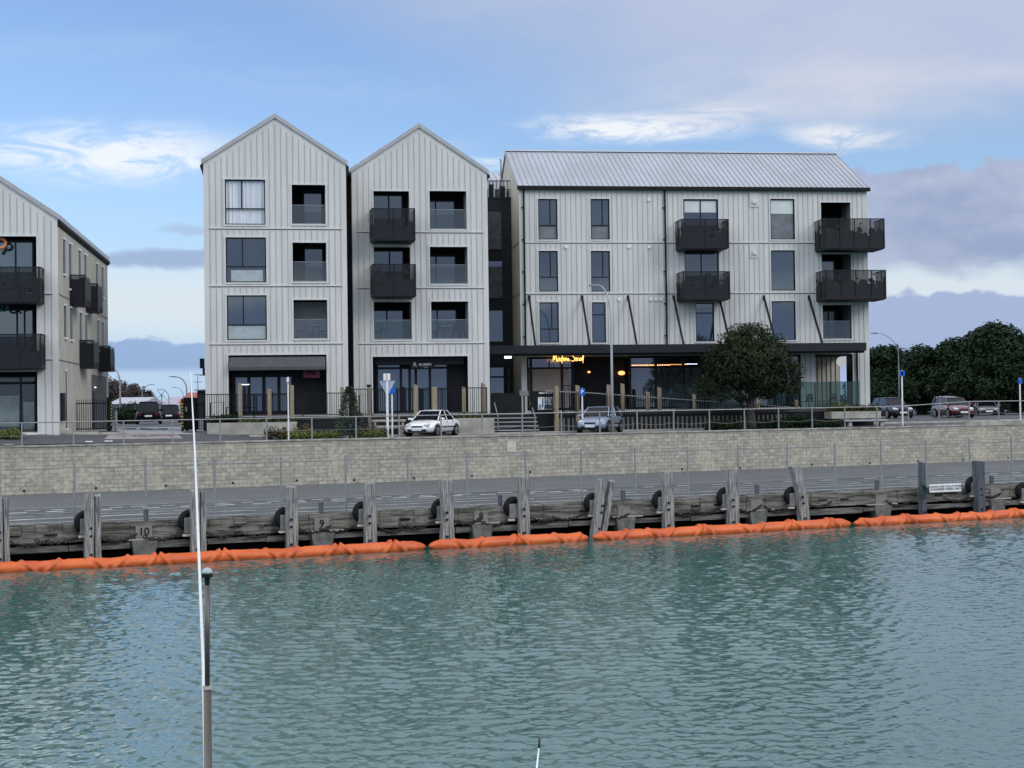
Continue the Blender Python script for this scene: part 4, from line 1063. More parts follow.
for i in range(n+1):
    x = -.06+(sR+.12)*i/n
    b.prism_x([(-.14, zT-.10+tl), (DC/2, zT+RISE+tl), (DC/2, zT+RISE+tl+.055), (-.14, zT-.10+tl+.055)], x-.018, x+.018, 1)
b.prism_x([(DC/2-.2, zT+RISE+tl-.02), (DC/2, zT+RISE+tl+.09), (DC/2+.2, zT+RISE+tl-.02)], -.10, sR+.10)
b.build('roof', [ROOF, ROOFRIB], C_)
b = MB(); b.box(-.12, sR+.14, -.26, -.145, zT-.16, zT+.05); b.box(-.12, sR+.14, -.145, -.002, zT-.16, zT-.115); b.build('gutter', BLACK, C_)
for x in (524.3, 665.4):
    s_, _ = FC.px(x, 260); b = MB(); b.tube([(s_, -.09, zT-.1), (s_, -.09, zCan)], .055, 8)
    for zz in [zT-1.2-1.9*k for k in range(5)]:
        if zz > zCan+.2: b.box(s_-.14, s_+.05, -.1, -.0, zz-.03, zz+.03)
    b.build('downpipe', BLACK, C_)
for (op, vm, ht, kind, xm, ym) in wins:
    hz = FC.px(xm, ht)[1] if ht else None
    w = window(C_, op, [FC.px(vm, ym)[0]] if vm else None, hz, vfrom=hz if vm else None)
    if kind == 'blind':
        b = MB(); b.quad((op[0]+.06, .097, op[2]+(op[3]-op[2])*.64), (op[1]-.06, .097, op[2]+(op[3]-op[2])*.64), (op[1]-.06, .097, op[3]-.06), (op[0]+.06, .097, op[3]-.06)); b.build('blind', BLIND, w)
        b = MB(); b.quad((op[0]+.06, .096, op[2]+.06), (op[1]-.06, .096, op[2]+.06), (op[1]-.06, .096, op[2]+(op[3]-op[2])*.64), (op[0]+.06, .096, op[2]+(op[3]-op[2])*.64)); b.build('lower_blind', M('grey_blind', (.16, .17, .19), .3), w)
    if kind == 'v' and ym < 230:
        b = MB(); b.quad((op[0]+.06, .097, op[2]+.06), (op[1]-.06, .097, op[2]+.06), (op[1]-.06, .097, hz-.03), (op[0]+.06, .097, hz-.03)); b.build('lower_blind', bpy.data.materials.get('grey_blind2') or M('grey_blind2', (.17, .18, .20), .3), w)
for i, op in enumerate(drs):
    w = window(C_, op, [op[0]+(op[1]-op[0])*.5], op[3]-.12 if i else None)
    if i == 0:
        b = MB(); b.quad((op[0]+.1, .097, op[3]-.78), (op[1]-.1, .097, op[3]-.78), (op[1]-.1, .097, op[3]-.1), (op[0]+.1, .097, op[3]-.1)); b.build('blind', BLIND, w)
for i, op in enumerate(lgs):
    w = op[1]-op[0]
    loggia(C_, op, 1.6, FC.px(837, 321.2)[1] if i == 2 else None, (op[0]+w*.25, op[0]+w*.78) if i else None, (op[0]+w*.5,) if i == 2 else None, pane=GLASS if i == 1 else GDARK, side=INNER, doortop=op[3]-.3)
for (x0, x1, yt, yb) in ((681.3, 729, 219.2, 249), (681.6, 729.4, 271.5, 300.2)):
    s0, _ = FC.px(x0, 230, -1.5); s1, _ = FC.px(x1, 230, -1.5); balcony(C_, s0, s1, FC.px(705, yb, -1.5)[1], FC.px(705, yt, -1.5)[1], 1.5)
for (x0, x1, yt, yb) in ((824, 884.8, 218.6, 249.5), (824.5, 885.4, 270.2, 300)):
    s0, _ = FC.px(x0, 230, -1.7); s1, _ = FC.px(x1, 230, -1.7); balcony(C_, s0, s1, FC.px(853, yb, -1.7)[1], FC.px(853, yt, -1.7)[1], 1.7)
for (x, y) in ((648.6, 200), (566, 247), (628.7, 247), (649, 247), (619, 299.5), (650.3, 299.5), (655.4, 299.5), (660.7, 299.5)):
    s_, z_ = FC.px(x, y); b = MB(); b.box(s_-.08, s_+.08, -.10, -.036, z_-.09, z_+.09); b.build('wall_vent', WHITE, C_, bevel=.02)
for y in (202, 253):
    s_, z_ = FC.px(754, y); b = MB(); b.box(s_-.28, s_+.28, -.05, -.036, z_-.30, z_+.55); b.build('flashing_panel', CLAD, C_)
    b = MB(); b.box(s_-.12, s_+.12, -.14, -.05, z_-.12, z_+.12); b.build('wall_vent', TRIM, C_, bevel=.03)
# canopy with tie rods
CP = 2.4
c0, _ = FC.px(490.5, 350, -CP); c1, _ = FC.px(866.5, 350, -CP); zc1 = FC.px(690, 344.0, -CP)[1]; zc0 = FC.px(690, 352.2, -CP)[1]
b = MB(); b.box(c0, c1, -CP, -CP+.18, zc0, zc1); b.box(c0, c0+.15, -CP+.18, 0, zc0, zc1-.02); b.box(c1-.15, c1, -CP+.18, -.01, zc0, zc1-.02)
b.box(c0+.15, c1-.15, -CP+.18, -.002, zc0+.12, zc1-.06); b.box(c0+.05, c1-.05, -CP+.25, -CP+.40, zc0-.12, zc0+.10)
for k in range(9):
    x = c0+.8+(c1-c0-1.6)*k/8; b.box(x-.06, x+.06, -CP+.4, -.003, zc0, zc0+.118)
b.build('canopy', FASC, C_)
for (x, y) in ((529, 297), (582, 297), (628, 297), (673.5, 297), (719, 297), (763.7, 297), (808.7, 297)):
    s_, z_ = FC.px(x, y); b = MB(); b.bar((s_, -.03, z_), (s_+.0, -CP+.12, zc1), .10); b.box(s_-.07, s_+.07, -.06, -.036, z_-.18, z_+.10); b.build('tie_rod', BLACK, C_)
b = MB(); s_, z_ = FC.px(508, 357, -1.6); b.box(s_-.20, s_+.20, -1.72, -1.48, z_-.08, z_+.06); b.build('canopy_lamp', COOL, C_, bevel=.03)
SHOPG = glassclear('shop_glass', (.72, .78, .80), .15, .02)
# cafe: room behind real glazing
fx = lambda x, d=.25, y=385: FC.px(x, y, d)[0]
b = MB(); RD = 6.5
b.quad((s27, .02, .01), (s800, .02, .01), (s800, RD, .01), (s27, RD, .01), 1); b.quad((s27, .02, zh), (s800, .02, zh), (s800, RD, zh), (s27, RD, zh), 0)
b.quad((s27, RD, 0), (s800, RD, 0), (s800, RD, zh), (s27, RD, zh), 0); b.quad((s27, .02, 0), (s27, RD, 0), (s27, RD, zh), (s27, .02, zh), 0); b.quad((s800, .02, 0), (s800, RD, 0), (s800, RD, zh), (s800, .02, zh), 0)
cafe = b.build('cafe_room', [M('cafe_plaster', (.11, .12, .125), .8, 0, .3), M('cafe_floor', (.06, .055, .05), .5)], C_)
b = MB(); mx = [fx(x) for x in (527.5, 531, 562, 572.5, 630, 656, 683.5, 703, 740, 775, 800)]; zt = FC.px(600, 367.5, .25)[1]
for a in mx: b.box(a-.07, a+.07, .18, .32, .012, zh-.002)
for a, c in ((mx[0], mx[3]), (mx[4], mx[-1])): b.box(a, c, .19, .31, zt-.05, zt+.05); b.box(a, c, .19, .31, .012, .14); b.box(a, c, .19, .31, zh-.12, zh-.004)
b.build('shopfront_frame', FRAME, C_)
for a, c, z_l in ((mx[0], fx(568.4), zt), (fx(568.6), mx[3], .1), (mx[4], mx[-1], .1)):
    b = MB(); b.quad((a, .25, z_l), (c, .25, z_l), (c, .25, zh-.1), (a, .25, zh-.1)); b.build('shopfront_pane', SHOPG, C_)
b = MB(); b.box(mx[0]+.075, fx(568.5), .262, .34, .15, zt-.06); b.build('brick_panel', BRICKI, C_)
b = MB(); b.box(mx[3], mx[4], 1.8, 1.95, .02, zh-.01); b.build('inner_wall', DARK2, C_)
b = MB(); b.box(fx(640, 3), fx(690, 3), 4.6, 5.2, .02, 1.1); b.build('bar_counter', M('bar_front', (.30, .37, .36), .5), C_)
b = MB(); b.box(fx(640, 5), fx(735, 5), 6.2, 6.3, .8, 2.6); b.build('back_shelf', M('green_tiles', (.34, .44, .42), .3, 0, .3, 5), C_)
b = MB()
RB_ = random.Random(2)
for k in range(46):
    x = fx(642, 5)+RB_.uniform(0, 7.5); zz = RB_.choice((1.12, 1.6, 2.05)); b.cyl((x, 6.05, zz), (x, 6.05, zz+RB_.uniform(.2, .32)), .045, .03, 6, RB_.choice((0, 1, 2)))
b.build('bottles', [M('pale_bottle', (.4, .45, .45), .2), M('green_bottle', (.05, .14, .08), .2), M('amber_bottle', (.22, .10, .03), .2)], C_)
b = MB()
for k in range(9):
    x = fx(650, 3)+k*.62; b.bar((x, 3.2, 3.0), (x+.25, 3.2, 2.0), .05)
b.build('stair_rail', BLACK, C_)
def lamp(x, y, d, label, w=.22, mat=WARM, hang=True):
    s_, z_ = FC.px(x, y, d); r = empty('pendant_lamp', FC.world(s_, d, z_), FC.a); tag(r, label, 'lamp')
    b = MB(); b.ell((0, 0, 0), w, w, w*.6, 12, 6); b.build('globe', mat, r)
    b = MB(); b.cyl((0, 0, w*.5), (0, 0, max(.3, zh-z_)), .012, n=6); b.build('cord', BLACK, r)
lamp(621.5, 373, 1.4, 'warm hanging lamp in the dark doorway beside the street lamp post')
lamp(589, 372, 1.5, 'small warm wall lamp inside the dark cafe opening under the neon sign', .10)
lamp(735.5, 372, 1.6, 'bright hanging lamp seen through the left side of the round tree', .11, BULB)
sl_ = empty('string_lights', FC.world(fx(631, 1.4), 1.4, FC.px(665, 365, 1.4)[1]), FC.a); tag(sl_, 'row of warm bulbs strung inside the cafe window', 'string lights')
x0 = 0; x1 = fx(669.5, 1.4)-fx(631, 1.4); b = MB(); b.tube([(0, 0, .06), (x1*.5, 0, .05), (x1, 0, .06)], .012, 4); b.build('cable', BLACK, sl_)
bm = MB(); bm.ell((0, 0, 0), .034, .034, .04, 8, 5); bu = bm.build('bulb', BULB, sl_)
for k in range(1, 24):
    c = bu.copy(); COL.objects.link(c); c.parent = sl_; c.location = (x1*k/23, 0, .0)
for k, (x, y, w) in enumerate(((678, 364.5, .5), (690, 364, .45))):
    s_, z_ = FC.px(x, y, 1.6); b = MB(); b.box(-w, w, -.03, .03, -.02, .02, 0); b.box(-.01, .01, -.01, .01, .02, zh-z_, 1); b.box(-w, w, -.04, .04, .021, .05, 1)
    tag(b.build('linear_lamp', [WARM if k == 0 else COOL, BLACK], loc=FC.world(s_, 1.6, z_), rot=FC.a), ('warm' if k == 0 else 'cool')+' linear lamp hanging inside the cafe window left of the tree', 'lamp')
# open corner porch at the right end of C
b = MB(); PD = 5.2
b.quad((sp0, .02, .01), (sR-.02, .02, .01), (sR-.02, PD, .01), (sp0, PD, .01), 1); b.quad((sp0, .02, zh), (sR-.02, .02, zh), (sR-.02, PD, zh), (sp0, PD, zh), 0)
b.quad((sp0, .02, 0), (sp0, PD, 0), (sp0, PD, zh), (sp0, .02, zh), 0); b.quad((sp1, .02, 0), (sp1, 1.1, 0), (sp1, 1.1, zh), (sp1, .02, zh), 2); b.quad((sp1, 1.1, 0), (sR-.02, 1.1, 0), (sR-.02, 1.1, zh), (sp1, 1.1, zh), 2)
b.quad((sp0, PD, 0), (sR-.02, PD, 0), (sR-.02, PD, zh), (sp0, PD, zh), 3)
for k in range(14):
    x = sp0+.1+k*.3
    if x < sR-.1: b.box(x, x+.04, PD-.04, PD-.002, .012, zh-.01, 4)
b.build('porch', [INDARK, CONC, DARK2, M('timber_lining', (.55, .51, .43), .7, 0, .1), JOINT], C_)
s_, z_ = FC.px(841.5, 361.5, 1.6); rsn = empty('round_sign', FC.world(s_, 1.6, z_), FC.a); tag(rsn, 'round white hanging sign in the open porch at the right end', 'sign')
b = MB(); b.cyl((0, -.04, 0), (0, .04, 0), .31, n=28); b.build('disc', emit('glowing_white_disc', (.9, .92, .95), .35), rsn); b = MB(); b.box(-.02, .02, -.02, .02, .38, .75); b.build('hanger', BLACK, rsn)  # slight glow put into the sign's white face
s_, _ = FC.px(857.5, 380, -.1); b = MB(); b.tube([(s_, -.09, zc0), (s_, -.09, -.3)], .06, 8); b.build('downpipe', BLACK, C_)
# neon script sign
def strokes(root, ltrs, mat, r, name):
    for nm, pts in ltrs:
        b = MB(); pp = []
        P = [Vector((x, 0, z)) for x, z in pts]
        for i in range(len(P)-1):
            p0, p1, p2, p3 = P[max(0, i-1)], P[i], P[i+1], P[min(len(P)-1, i+2)]
            for k in range(5):
                t = k/5; pp.append(.5*((2*p1)+(p2-p0)*t+(2*p0-5*p1+4*p2-p3)*t*t+(3*p1-p0-3*p2+p3)*t**3))
        pp.append(P[-1]); b.tube(pp, r, 5); b.build(name, mat, root, smooth=True)
SIGN = [('M', [(.0, .0), (.18, 1.35), (.30, .25), (.62, 1.45), (.66, .05), (.80, .1)]), ('o', [(1.06, .55), (.88, .4), (.92, .08), (1.14, .1), (1.12, .5), (1.06, .55), (1.3, .45)]),
        ('d', [(1.66, .5), (1.42, .45), (1.38, .1), (1.60, .1), (1.80, 1.5), (1.66, .1), (1.66, -.35)]), ('e', [(1.9, .25), (2.14, .4), (2.04, .55), (1.90, .3), (2.0, .05), (2.2, .2)]),
        ('r', [(2.26, .05), (2.34, .5), (2.46, .45), (2.46, .2)]), ('n', [(2.56, .05), (2.60, .45), (2.64, .1), (2.80, .48), (2.86, .08), (3.0, .2)]),
        ('S', [(4.02, 1.1), (3.80, 1.42), (3.50, 1.15), (3.66, .80), (3.96, .42), (3.74, -.02), (3.34, .12)]), ('o', [(4.2, .55), (4.05, .4), (4.08, .08), (4.3, .1), (4.28, .5), (4.2, .55)]),
        ('c', [(4.66, .48), (4.50, .5), (4.44, .12), (4.66, .12)]), ('i', [(4.76, .5), (4.78, .1), (4.9, .2)]), ('a', [(5.16, .48), (4.96, .45), (4.96, .1), (5.16, .15), (5.18, .5), (5.24, .1)]),
        ('l', [(5.30, .15), (5.66, 1.5), (5.5, .2), (5.46, -.3)])]
s0_, z0_ = FC.px(553, 361.3, -.9); s1_, _ = FC.px(584, 361, -.9)
ns = empty('neon_sign', FC.world(s0_, -.9, z0_), FC.a); tag(ns, 'glowing warm neon script sign reading Modern Social under the canopy', 'sign')
kx = (s1_-s0_)/5.66
strokes(ns, [(a, [(x*kx, z*.36) for x, z in p]) for a, p in SIGN], NEON, .0155, 'letter')
b = MB(); b.box(.0, s1_-s0_, .05, .07, .62, .66); b.box(.3, .33, .05, .07, .66, zc0-z0_-FC.zb+FC.zb); b.box(s1_-s0_-.33, s1_-s0_-.3, .05, .07, .66, zc0-z0_); b.build('hanging_bar', BLACK, ns)

# ------------------------------------------------------------------ dark link blocks between them
def link(x0f, x1f, fr0, d, ytop, label, windows_=(), D=9.0, zb=0):
    s0 = fr0.px(x0f, 300, d)[0]; s1 = fr0.px(x1f, 300, d)[0]; zt = fr0.px((x0f+x1f)/2, ytop, d)[1]
    r = empty('stair_block', fr0.world(s0, d), fr0.a); tag(r, label, 'building')
    b = MB(); b.box(0, s1-s0, 0, D, -.5, zt); b.box(-.02, s1-s0+.02, -.05, D, zt, zt+.12)
    n = max(2, int((zt)/.55))
    for k in range(n): b.box(0, s1-s0, -.012, .0, k*.55, k*.55+.02, 1)
    b.build('wall', [DARK2, BLACK], r)
    return r, s0, s1, zt
lk, *_ = link(345.0, 354.5, FB, .9, 172.5, 'narrow dark recessed strip between the two gabled blocks')
FD_ = 3.6
lk2, l0, l1, lz = link(484, 513, FC, FD_, 199, 'dark stair block recessed between the second gabled block and the long block', D=6.5)
for (x0, y0, x1, y1, scr) in ((484.5, 212, 501.2, 249, 1), (484.5, 261.5, 502, 297.8, 1), (485, 310.8, 502.5, 341.5, 0)):
    a, c, e, f = FC.rect(x0, y0, x1, y1, FD_); a -= l0; c -= l0
    b = MB()
    if scr: b.box(a, c, -.14, -.10, e, f); b.box(a, c, -.16, -.0, e-.04, e)
    else: b.box(a, c, -.03, .0, e, f)
    w = b.build('window_screen' if scr else 'window', M('grey_mesh_screen', (.055, .058, .066), .5, 0, .4, 5) if scr and y0 < 220 else bpy.data.materials['grey_mesh_screen'] if scr else GLASS, lk2)
    if scr and y0 > 250:
        q = MB(); q.box(a, c, -.145, -.141, f-.32, f); q.build('pane', GLASS, w)
for (x0, x1) in ((489, 505), (506.5, 511)):
    a, c, e, f = FC.rect(x0, 366, x1, 409, FD_); a -= l0; c -= l0
    b = MB(); b.box(a, a+.08, -.08, -.013, 0, f); b.box(c-.08, c, -.08, -.013, 0, f); b.box(a+.08, c-.08, -.075, -.013, f-.1, f); b.box(a+.08, c-.08, -.075, -.013, f-.72, f-.62); d_ = b.build('entrance_door', FRAME, lk2)
    b = MB(); b.quad((a+.05, -.04, .05), (c-.05, -.04, .05), (c-.05, -.04, f-.05), (a+.05, -.04, f-.05)); b.build('door_pane', GLASS, d_)
# plant deck rails on the roof of the stair block, small roof and flue behind
b = MB()
w_ = l1-l0
for k in range(9): x = w_*k/8; b.box(x-.02, x+.02, .2, .24, lz+.12, lz+1.15)
b.box(0, w_, .19, .25, lz+1.12, lz+1.17); b.box(0, w_, .19, .25, lz+.6, lz+.63)
b.build('roof_railing', DARK, lk2)
RQ = random.Random(8); b = MB()
for k in range(5):
    x = .3+k*.36; hgt = RQ.uniform(.5, .95); b.box(x-.14, x+.14, .8+.2*(k % 2), 1.3, lz+.12, lz+.12+hgt, k % 2)
b.build('plant_units', [M('plant_grey', (.10, .11, .13), .6, 0, .4, 8), DARK2], lk2)
s_, z_ = FC.px(494, 178, 9); zr = FC.px(494, 169.5, 12)[1]
rb = empty('rooftop_shed', FC.world(s_-1.2, 10.4), FC.a); tag(rb, 'small pale metal roof peeking over the dark stair block', 'roof')
b = MB(); b.prism_x([(0, 10.5), (0, z_), (3, zr), (6, z_), (6, 10.5)], 0, 2.6); 
for k in range(7): b.prism_x([(-.02, z_+.02), (3, zr+.02), (3, zr+.06), (-.02, z_+.06)], .1+k*.38, .14+k*.38)
b.box(.0, 2.6, .2, 5.8, 0, 10.5); b.build('roof', ROOF, rb)
s_, z_ = FC.px(500.8, 160.5, 7.5); zl = FC.px(500.8, 180, 7.5)[1]; b = MB(); b.cyl((0, 0, 0), (0, 0, z_-lz), .05, n=8); b.cyl((0, 0, z_-lz), (0, 0, z_-lz+.08), .07, n=8)
tag(b.build('flue_pipe', GALV, loc=FC.world(s_, 7.5, lz), rot=FC.a), 'thin metal flue pipe rising beside the long steel roof', 'pipe')

# ------------------------------------------------------------------ left block cut by the picture edge (L)
ql = at(58.3, 300, 69.0); FLZ = H-.95
FL = Frame((ql.x, ql.y), TH, FLZ)
L_ = empty('apartment_building', FL.world(-7.6, 0), FL.a); tag(L_, 'apartment block cut off by the left edge with beige side wall and slit windows', 'building')
SH = 7.6
def RL(x0, y0, x1, y1, d=0): a, c, e, f = FL.rect(x0, y0, x1, y1, d); return (a+SH, c+SH, e, f)
zT = FL.px(58.3, 218.5)[1]; ap = (3.8, zT+3.8*.68)
oL = [RL(-40, 236.4, 36.6, 303), RL(-40, 305, 36.8, 370), RL(-40, 372, 37.5, 431)]
oL[2] = (oL[2][0], oL[2][1], 0.0, oL[2][3])
bl = [FL.px(48, 293.3)[1], FL.px(48, 358.8)[1]]
clad(L_, FL, 0, SH, -.5, zT, oL, bl, ap)
gable_shell(L_, 0, SH, zT, ap, 19.5, over=.10)
for i, op in enumerate(oL):
    mxs = [FL.px(x, 300)[0]+SH for x in ((-22, 14.5), (-22, 15.5, 23), (-20, 17))[i]]
    lg = loggia(L_, op, .45 if i < 2 else .9, None, (op[0]+.2, op[1]-.22), mxs, side=INNER, pane=GLASS if i < 2 else GCLEAR, doortop=op[3]-.25, surr=True, name='loggia' if i < 2 else 'shopfront')
    if i == 2:
        zq = FL.px(10, 383)[1]; b = MB(); b.box(op[0]+.2, op[1]-.22, .80, .88, zq-.05, zq+.07); b.build('transom', FRAME, lg)
        b = MB(); b.box(op[0]+.3, mxs[0], .87, .89, .1, 1.5); b.box(mxs[0]+.15, mxs[1]-.1, .87, .89, .3, 1.75); b.box(mxs[1]+.1, op[1]-.3, .87, .89, .1, 1.45); b.build('display_panel', M('green_grey_display', (.20, .23, .21), .5, 0, .3, 2), lg)
for (xr, yt, yb) in ((40.5, 267, 303.5), (41.2, 334.2, 369.8)):
    a = FL.px(-50, 285, -1.1)[0]+SH; c = FL.px(xr, 285, -1.1)[0]+SH
    balcony(L_, a, c, FL.px(20, yb, -1.1)[1], FL.px(20, yt, -1.1)[1], 1.1)
lf = MB(); s_, z_ = FL.px(12, 292.5, .0); 
# lettering on the left block's glass
y_ = .345
s_, z_ = FL.px(1.2, 243.3, y_)
r = empty('window_lettering', FL.world(s_, y_-.02, z_), FL.a); tag(r, 'orange ring and black looped letter on the top left windows', 'sign')
b = MB(); b.torus((0, 0, 0), .21, .075, 'Y', 20, 6); b.build('ring', M('orange_vinyl', (.85, .32, .14), .5), r)
b = MB(); b.torus((.34, 0, -.16), .15, .055, 'Y', 20, 6); b.bar((.24, 0, -.26), (.05, 0, -.52), .11, .10); b.build('letter', BLACK, r)
s_, z_ = FL.px(6, 309, y_); r = empty('window_lettering', FL.world(s_, y_-.02, z_), FL.a); tag(r, 'teal and black capitals across the middle left windows', 'sign')
text_mesh('UX', .52, M('teal_vinyl', (.015, .20, .25), .5), r, (-.12, 0, .04), bold=.01, extrude=.01); text_mesh('CK', .40, BLACK, r, (.42, 0, -.08), bold=.02, extrude=.01); text_mesh('Y', .42, BLACK, r, (.90, 0, .02), bold=.02, extrude=.01)
# side wall details: frame running back along the wall
FS = Frame((ql.x, ql.y), TH+90, FLZ)       # local x = back along the wall, local y = into the building
def side(name, x0, y0, x1, y1, mat, proud=.03, parent=L_):
    a, c, e, f = FS.rect(x0, y0, x1, y1); return a, c, e, f
SLITG = M('slit_window_glass', (.012, .014, .02), .35, 0, .2, spec=.15)
# in L's own axes the side wall is x = SH, running along y
for (x, yt, yb, w) in ((64, 240, 274, .30), (70, 244.5, 289, .34), (79.5, 251, 288, .34), (85.3, 255.5, 291, .36), (97, 264.5, 296, .36), (102.5, 267.5, 297, .38),
                       (65, 306, 337.5, .30), (71.2, 308.5, 339.5, .34), (80.6, 313, 344, .34), (86.2, 315, 346, .34), (98.3, 320.5, 350, .36), (103, 322.8, 351, .36), (66, 371, 428.5, .12)):
    s_, zt = FS.px(x, yt); zb = FS.px(x, yb)[1]
    b = MB(); b.box(SH-.02, SH+.012, s_-w, s_+w, zb, zt); wd = b.build('window', FRAME, L_)
    p = MB(); p.quad((SH+.016, s_-w+.05, zb+.05), (SH+.016, s_+w-.05, zb+.05), (SH+.016, s_+w-.05, zt-.05), (SH+.016, s_-w+.05, zt-.05)); p.build('pane', SLITG, wd)
    q = MB(); q.box(SH, SH+.07, s_-w-.05, s_+w+.05, zt, zt+.08); q.box(SH, SH+.10, s_-w-.05, s_+w+.05, zb-.08, zb); q.build('sill', WHITE, wd)
for (xa, xe, yt, yb) in ((69.5, 85.4, 275, 304.5), (85.4, 98, 283.6, 311), (79.4, 94, 340.3, 368), (97.8, 110.6, 346, 371)):
    s_, zt = FS.px(xa, yt); zb = FS.px(xa, yb)[1]; P = FS.world(s_, 0, 0); Z = P.y
    pr = (xe-xa)/F*Z*.96; ln = 2.1
    b = MB(); b.box(SH+.002, SH+pr, s_, s_+ln, zb, zb+.30); b.box(SH+.002, SH+pr, s_-.02, s_+.01, zb+.02, zt-.35); b.box(SH+pr-.03, SH+pr, s_+.01, s_+ln, zb+.02, zt-.35); b.box(SH+.002, SH+pr, s_+ln-.03, s_+ln, zb+.02, zt-.35)
    for q in (SH+.03, SH+pr-.03): b.box(q-.03, q+.03, s_-.05, s_-.02, zb, zt)
    b.box(SH+.002, SH+pr, s_-.02, s_+.01, zt-.03, zt+.02)
    o = b.build('balcony', DARK, L_)
    f_ = MB(); f_.box(SH+.01, SH+pr-.01, s_-.012, s_-.004, zt-.35, zt-.03); f_.build('side_screen', SCREEN, o); f_ = MB(); f_.box(SH+pr-.02, SH+pr-.012, s_+.02, s_+ln-.05, zt-.35, zt-.03); f_.build('front_screen', SCREEN, o)
b = MB()
for (x, y) in ((60, 294.8), (60, 360.2)):
    z_ = FS.px(x, y)[1]; b.box(SH, SH+.014, .1, 19.4, z_-.03, z_+.03)
b.build('panel_joint', JOINT, L_)
s_, zt = FS.px(61, 393); zb = FS.px(61, 421)[1]; b = MB(); b.box(SH, SH+.16, s_-.3, s_+.35, zb, zt); b.build('meter_box', DARK, L_)
s_, zt = FS.px(91.5, 374.5); se, _ = FS.px(106, 374); b = MB(); b.box(SH+.003, SH+.02, s_, se, .0, zt); b.build('shaded_doorway', M('shaded_cladding', (.10, .105, .105), .7, 0, .2), L_)  # flat panel, shade of the doorway put into its dark colour
b = MB(); b.box(SH+.02, SH+.06, s_+.3, s_+1.5, .0, zt-.9); b.build('side_door', FRAME, L_)
b = MB(); b.box(SH+.06, SH+.12, s_+.85, s_+.95, zt-.72, zt-.66); b.build('door_lamp', COOL, L_)
# ------------------------------------------------------------------ terraces, fences, steps
TZ = -.10                                   # terrace top in the buildings' own height
def terrace(fr, s0, s1, d0, d1, label, slat=None):
    r = empty('terrace', fr.world(s0, d0, TZ), fr.a); tag(r, label, 'terrace')
    b = MB(); b.box(0, s1-s0, 0, d1-d0, -.16, 0); b.build('floor', M('terrace_paving', (.05, .052, .055), .8) if 'terrace_paving' not in bpy.data.materials else bpy.data.materials['terrace_paving'], r)
    b = MB(); b.box(.02, s1-s0-.02, .06, d1-d0, -1.35, -.161); b.build('base', DARK, r)
    if slat:
        k = 0; b = MB(); x = .05
        while x < s1-s0-.1:
            b.box(x, x+.11, .0, .045, -1.22, -.30); x += .26
        b.build('slats', SLAT, r)
    return r
def pickets(fr, s0, s1, d, z0, z1, label, gap=.115, name='picket_fence', rails=True):
    r = empty(name, fr.world(s0, d, z0), fr.a); tag(r, label, 'fence')
    h = z1-z0; L = s1-s0; b = MB(); x = 0.0
    while x < L: b.box(x-.013, x+.013, -.013, .013, .05, h-.02); x += gap
    b.build('pickets', BLACK, r)
    b = MB(); b.box(0, L, -.022, .022, h-.03, h+.015); b.box(0, L, -.02, .02, .06, .10); b.build('rails', BLACK, r)
    n = max(1, int(L/2.0))
    for k in range(n+1):
        q = MB(); q.box(L*k/n-.03, L*k/n+.03, -.03, .03, -.02, h+.02); q.build('post', BLACK, r)
    return r
a0 = FA.px(205, 415, -2.2)[0]; a1 = FA.px(351, 415, -2.2)[0]
terrace(FA, a0, a1, -2.2, -.04, 'low terrace in front of the leftmost gabled block')
pickets(FA, a0, a1, -2.12, TZ, FA.px(275, 393.6, -2.1)[1], 'black picket fence in front of the leftmost gabled block')
b0 = FB.px(352.5, 415, -2.4)[0]; b1 = FB.px(487, 415, -2.4)[0]
terrace(FB, b0, b1, -2.4, -.04, 'low terrace in front of the second gabled block')
pickets(FB, b0, b1, -2.32, TZ, FB.px(420, 388.3, -2.3)[1], 'black picket fence in front of the second gabled block')
for (fr, x0, x1, y0, d, lb) in ((FA, 210.5, 223.5, 402.5, -2.45, 'small black handrail frame at the left end of the first picket fence'), (FA, 226.5, 254, 407.5, -2.6, 'low black handrail frame left of the tan posts'), (FB, 359.5, 371.5, 395, -2.65, 'black handrail frame beside the conifer')):
    a, c, e, f = fr.rect(x0, y0, x1, 420, d); b = MB(); b.tube([(a, d, TZ-1.0), (a, d, f), (c, d, f), (c, d, TZ-1.0)], .035, 6)
    tag(b.build('handrail', BLACK, loc=fr.world(0, 0), rot=fr.a), lb, 'handrail')
# café terrace
DT = -4.6
c0_ = FC.px(539, 420, DT)[0]; c1_ = FC.px(789, 420, DT)[0]
terrace(FC, c0_, c1_, DT, -.04, 'raised cafe terrace with grey slatted front below the long block', slat=True)
c2_ = FC.px(873, 410, -3.0)[0]
terrace(FC, c1_+.02, c2_, -3.2, -.04, 'right end terrace of the long block behind the planter')
rp = empty('ramp_handrail', FC.world(c0_, DT-.25, TZ), FC.a); tag(rp, 'pale sloping handrail with black balusters along the cafe ramp', 'handrail')
p0 = FC.px(545, 391, DT-.25); p1 = FC.px(585, 392.5, DT-.25); p2 = FC.px(790, 407, DT-.25); L0 = p0[0]-c0_
b = MB(); b.bar((L0, 0, p0[1]-TZ), (p1[0]-c0_, 0, p1[1]-TZ), .03, .05); b.bar((p1[0]-c0_+.003, 0, p1[1]-TZ), (p2[0]-c0_, 0, p2[1]-TZ), .03, .05); b.build('rail', M('pale_rail', (.42, .43, .44), .4, .2), rp)
b = MB(); x = L0
while x < p2[0]-c0_:
    t = max(0, (x-(p1[0]-c0_))/(p2[0]-p1[0])); zt = p1[1]-TZ+(p2[1]-p1[1])*t; b.box(x-.016, x+.016, -.05, -.02, -.15, zt+.08); x += .135
b.build('balusters', BLACK, rp)
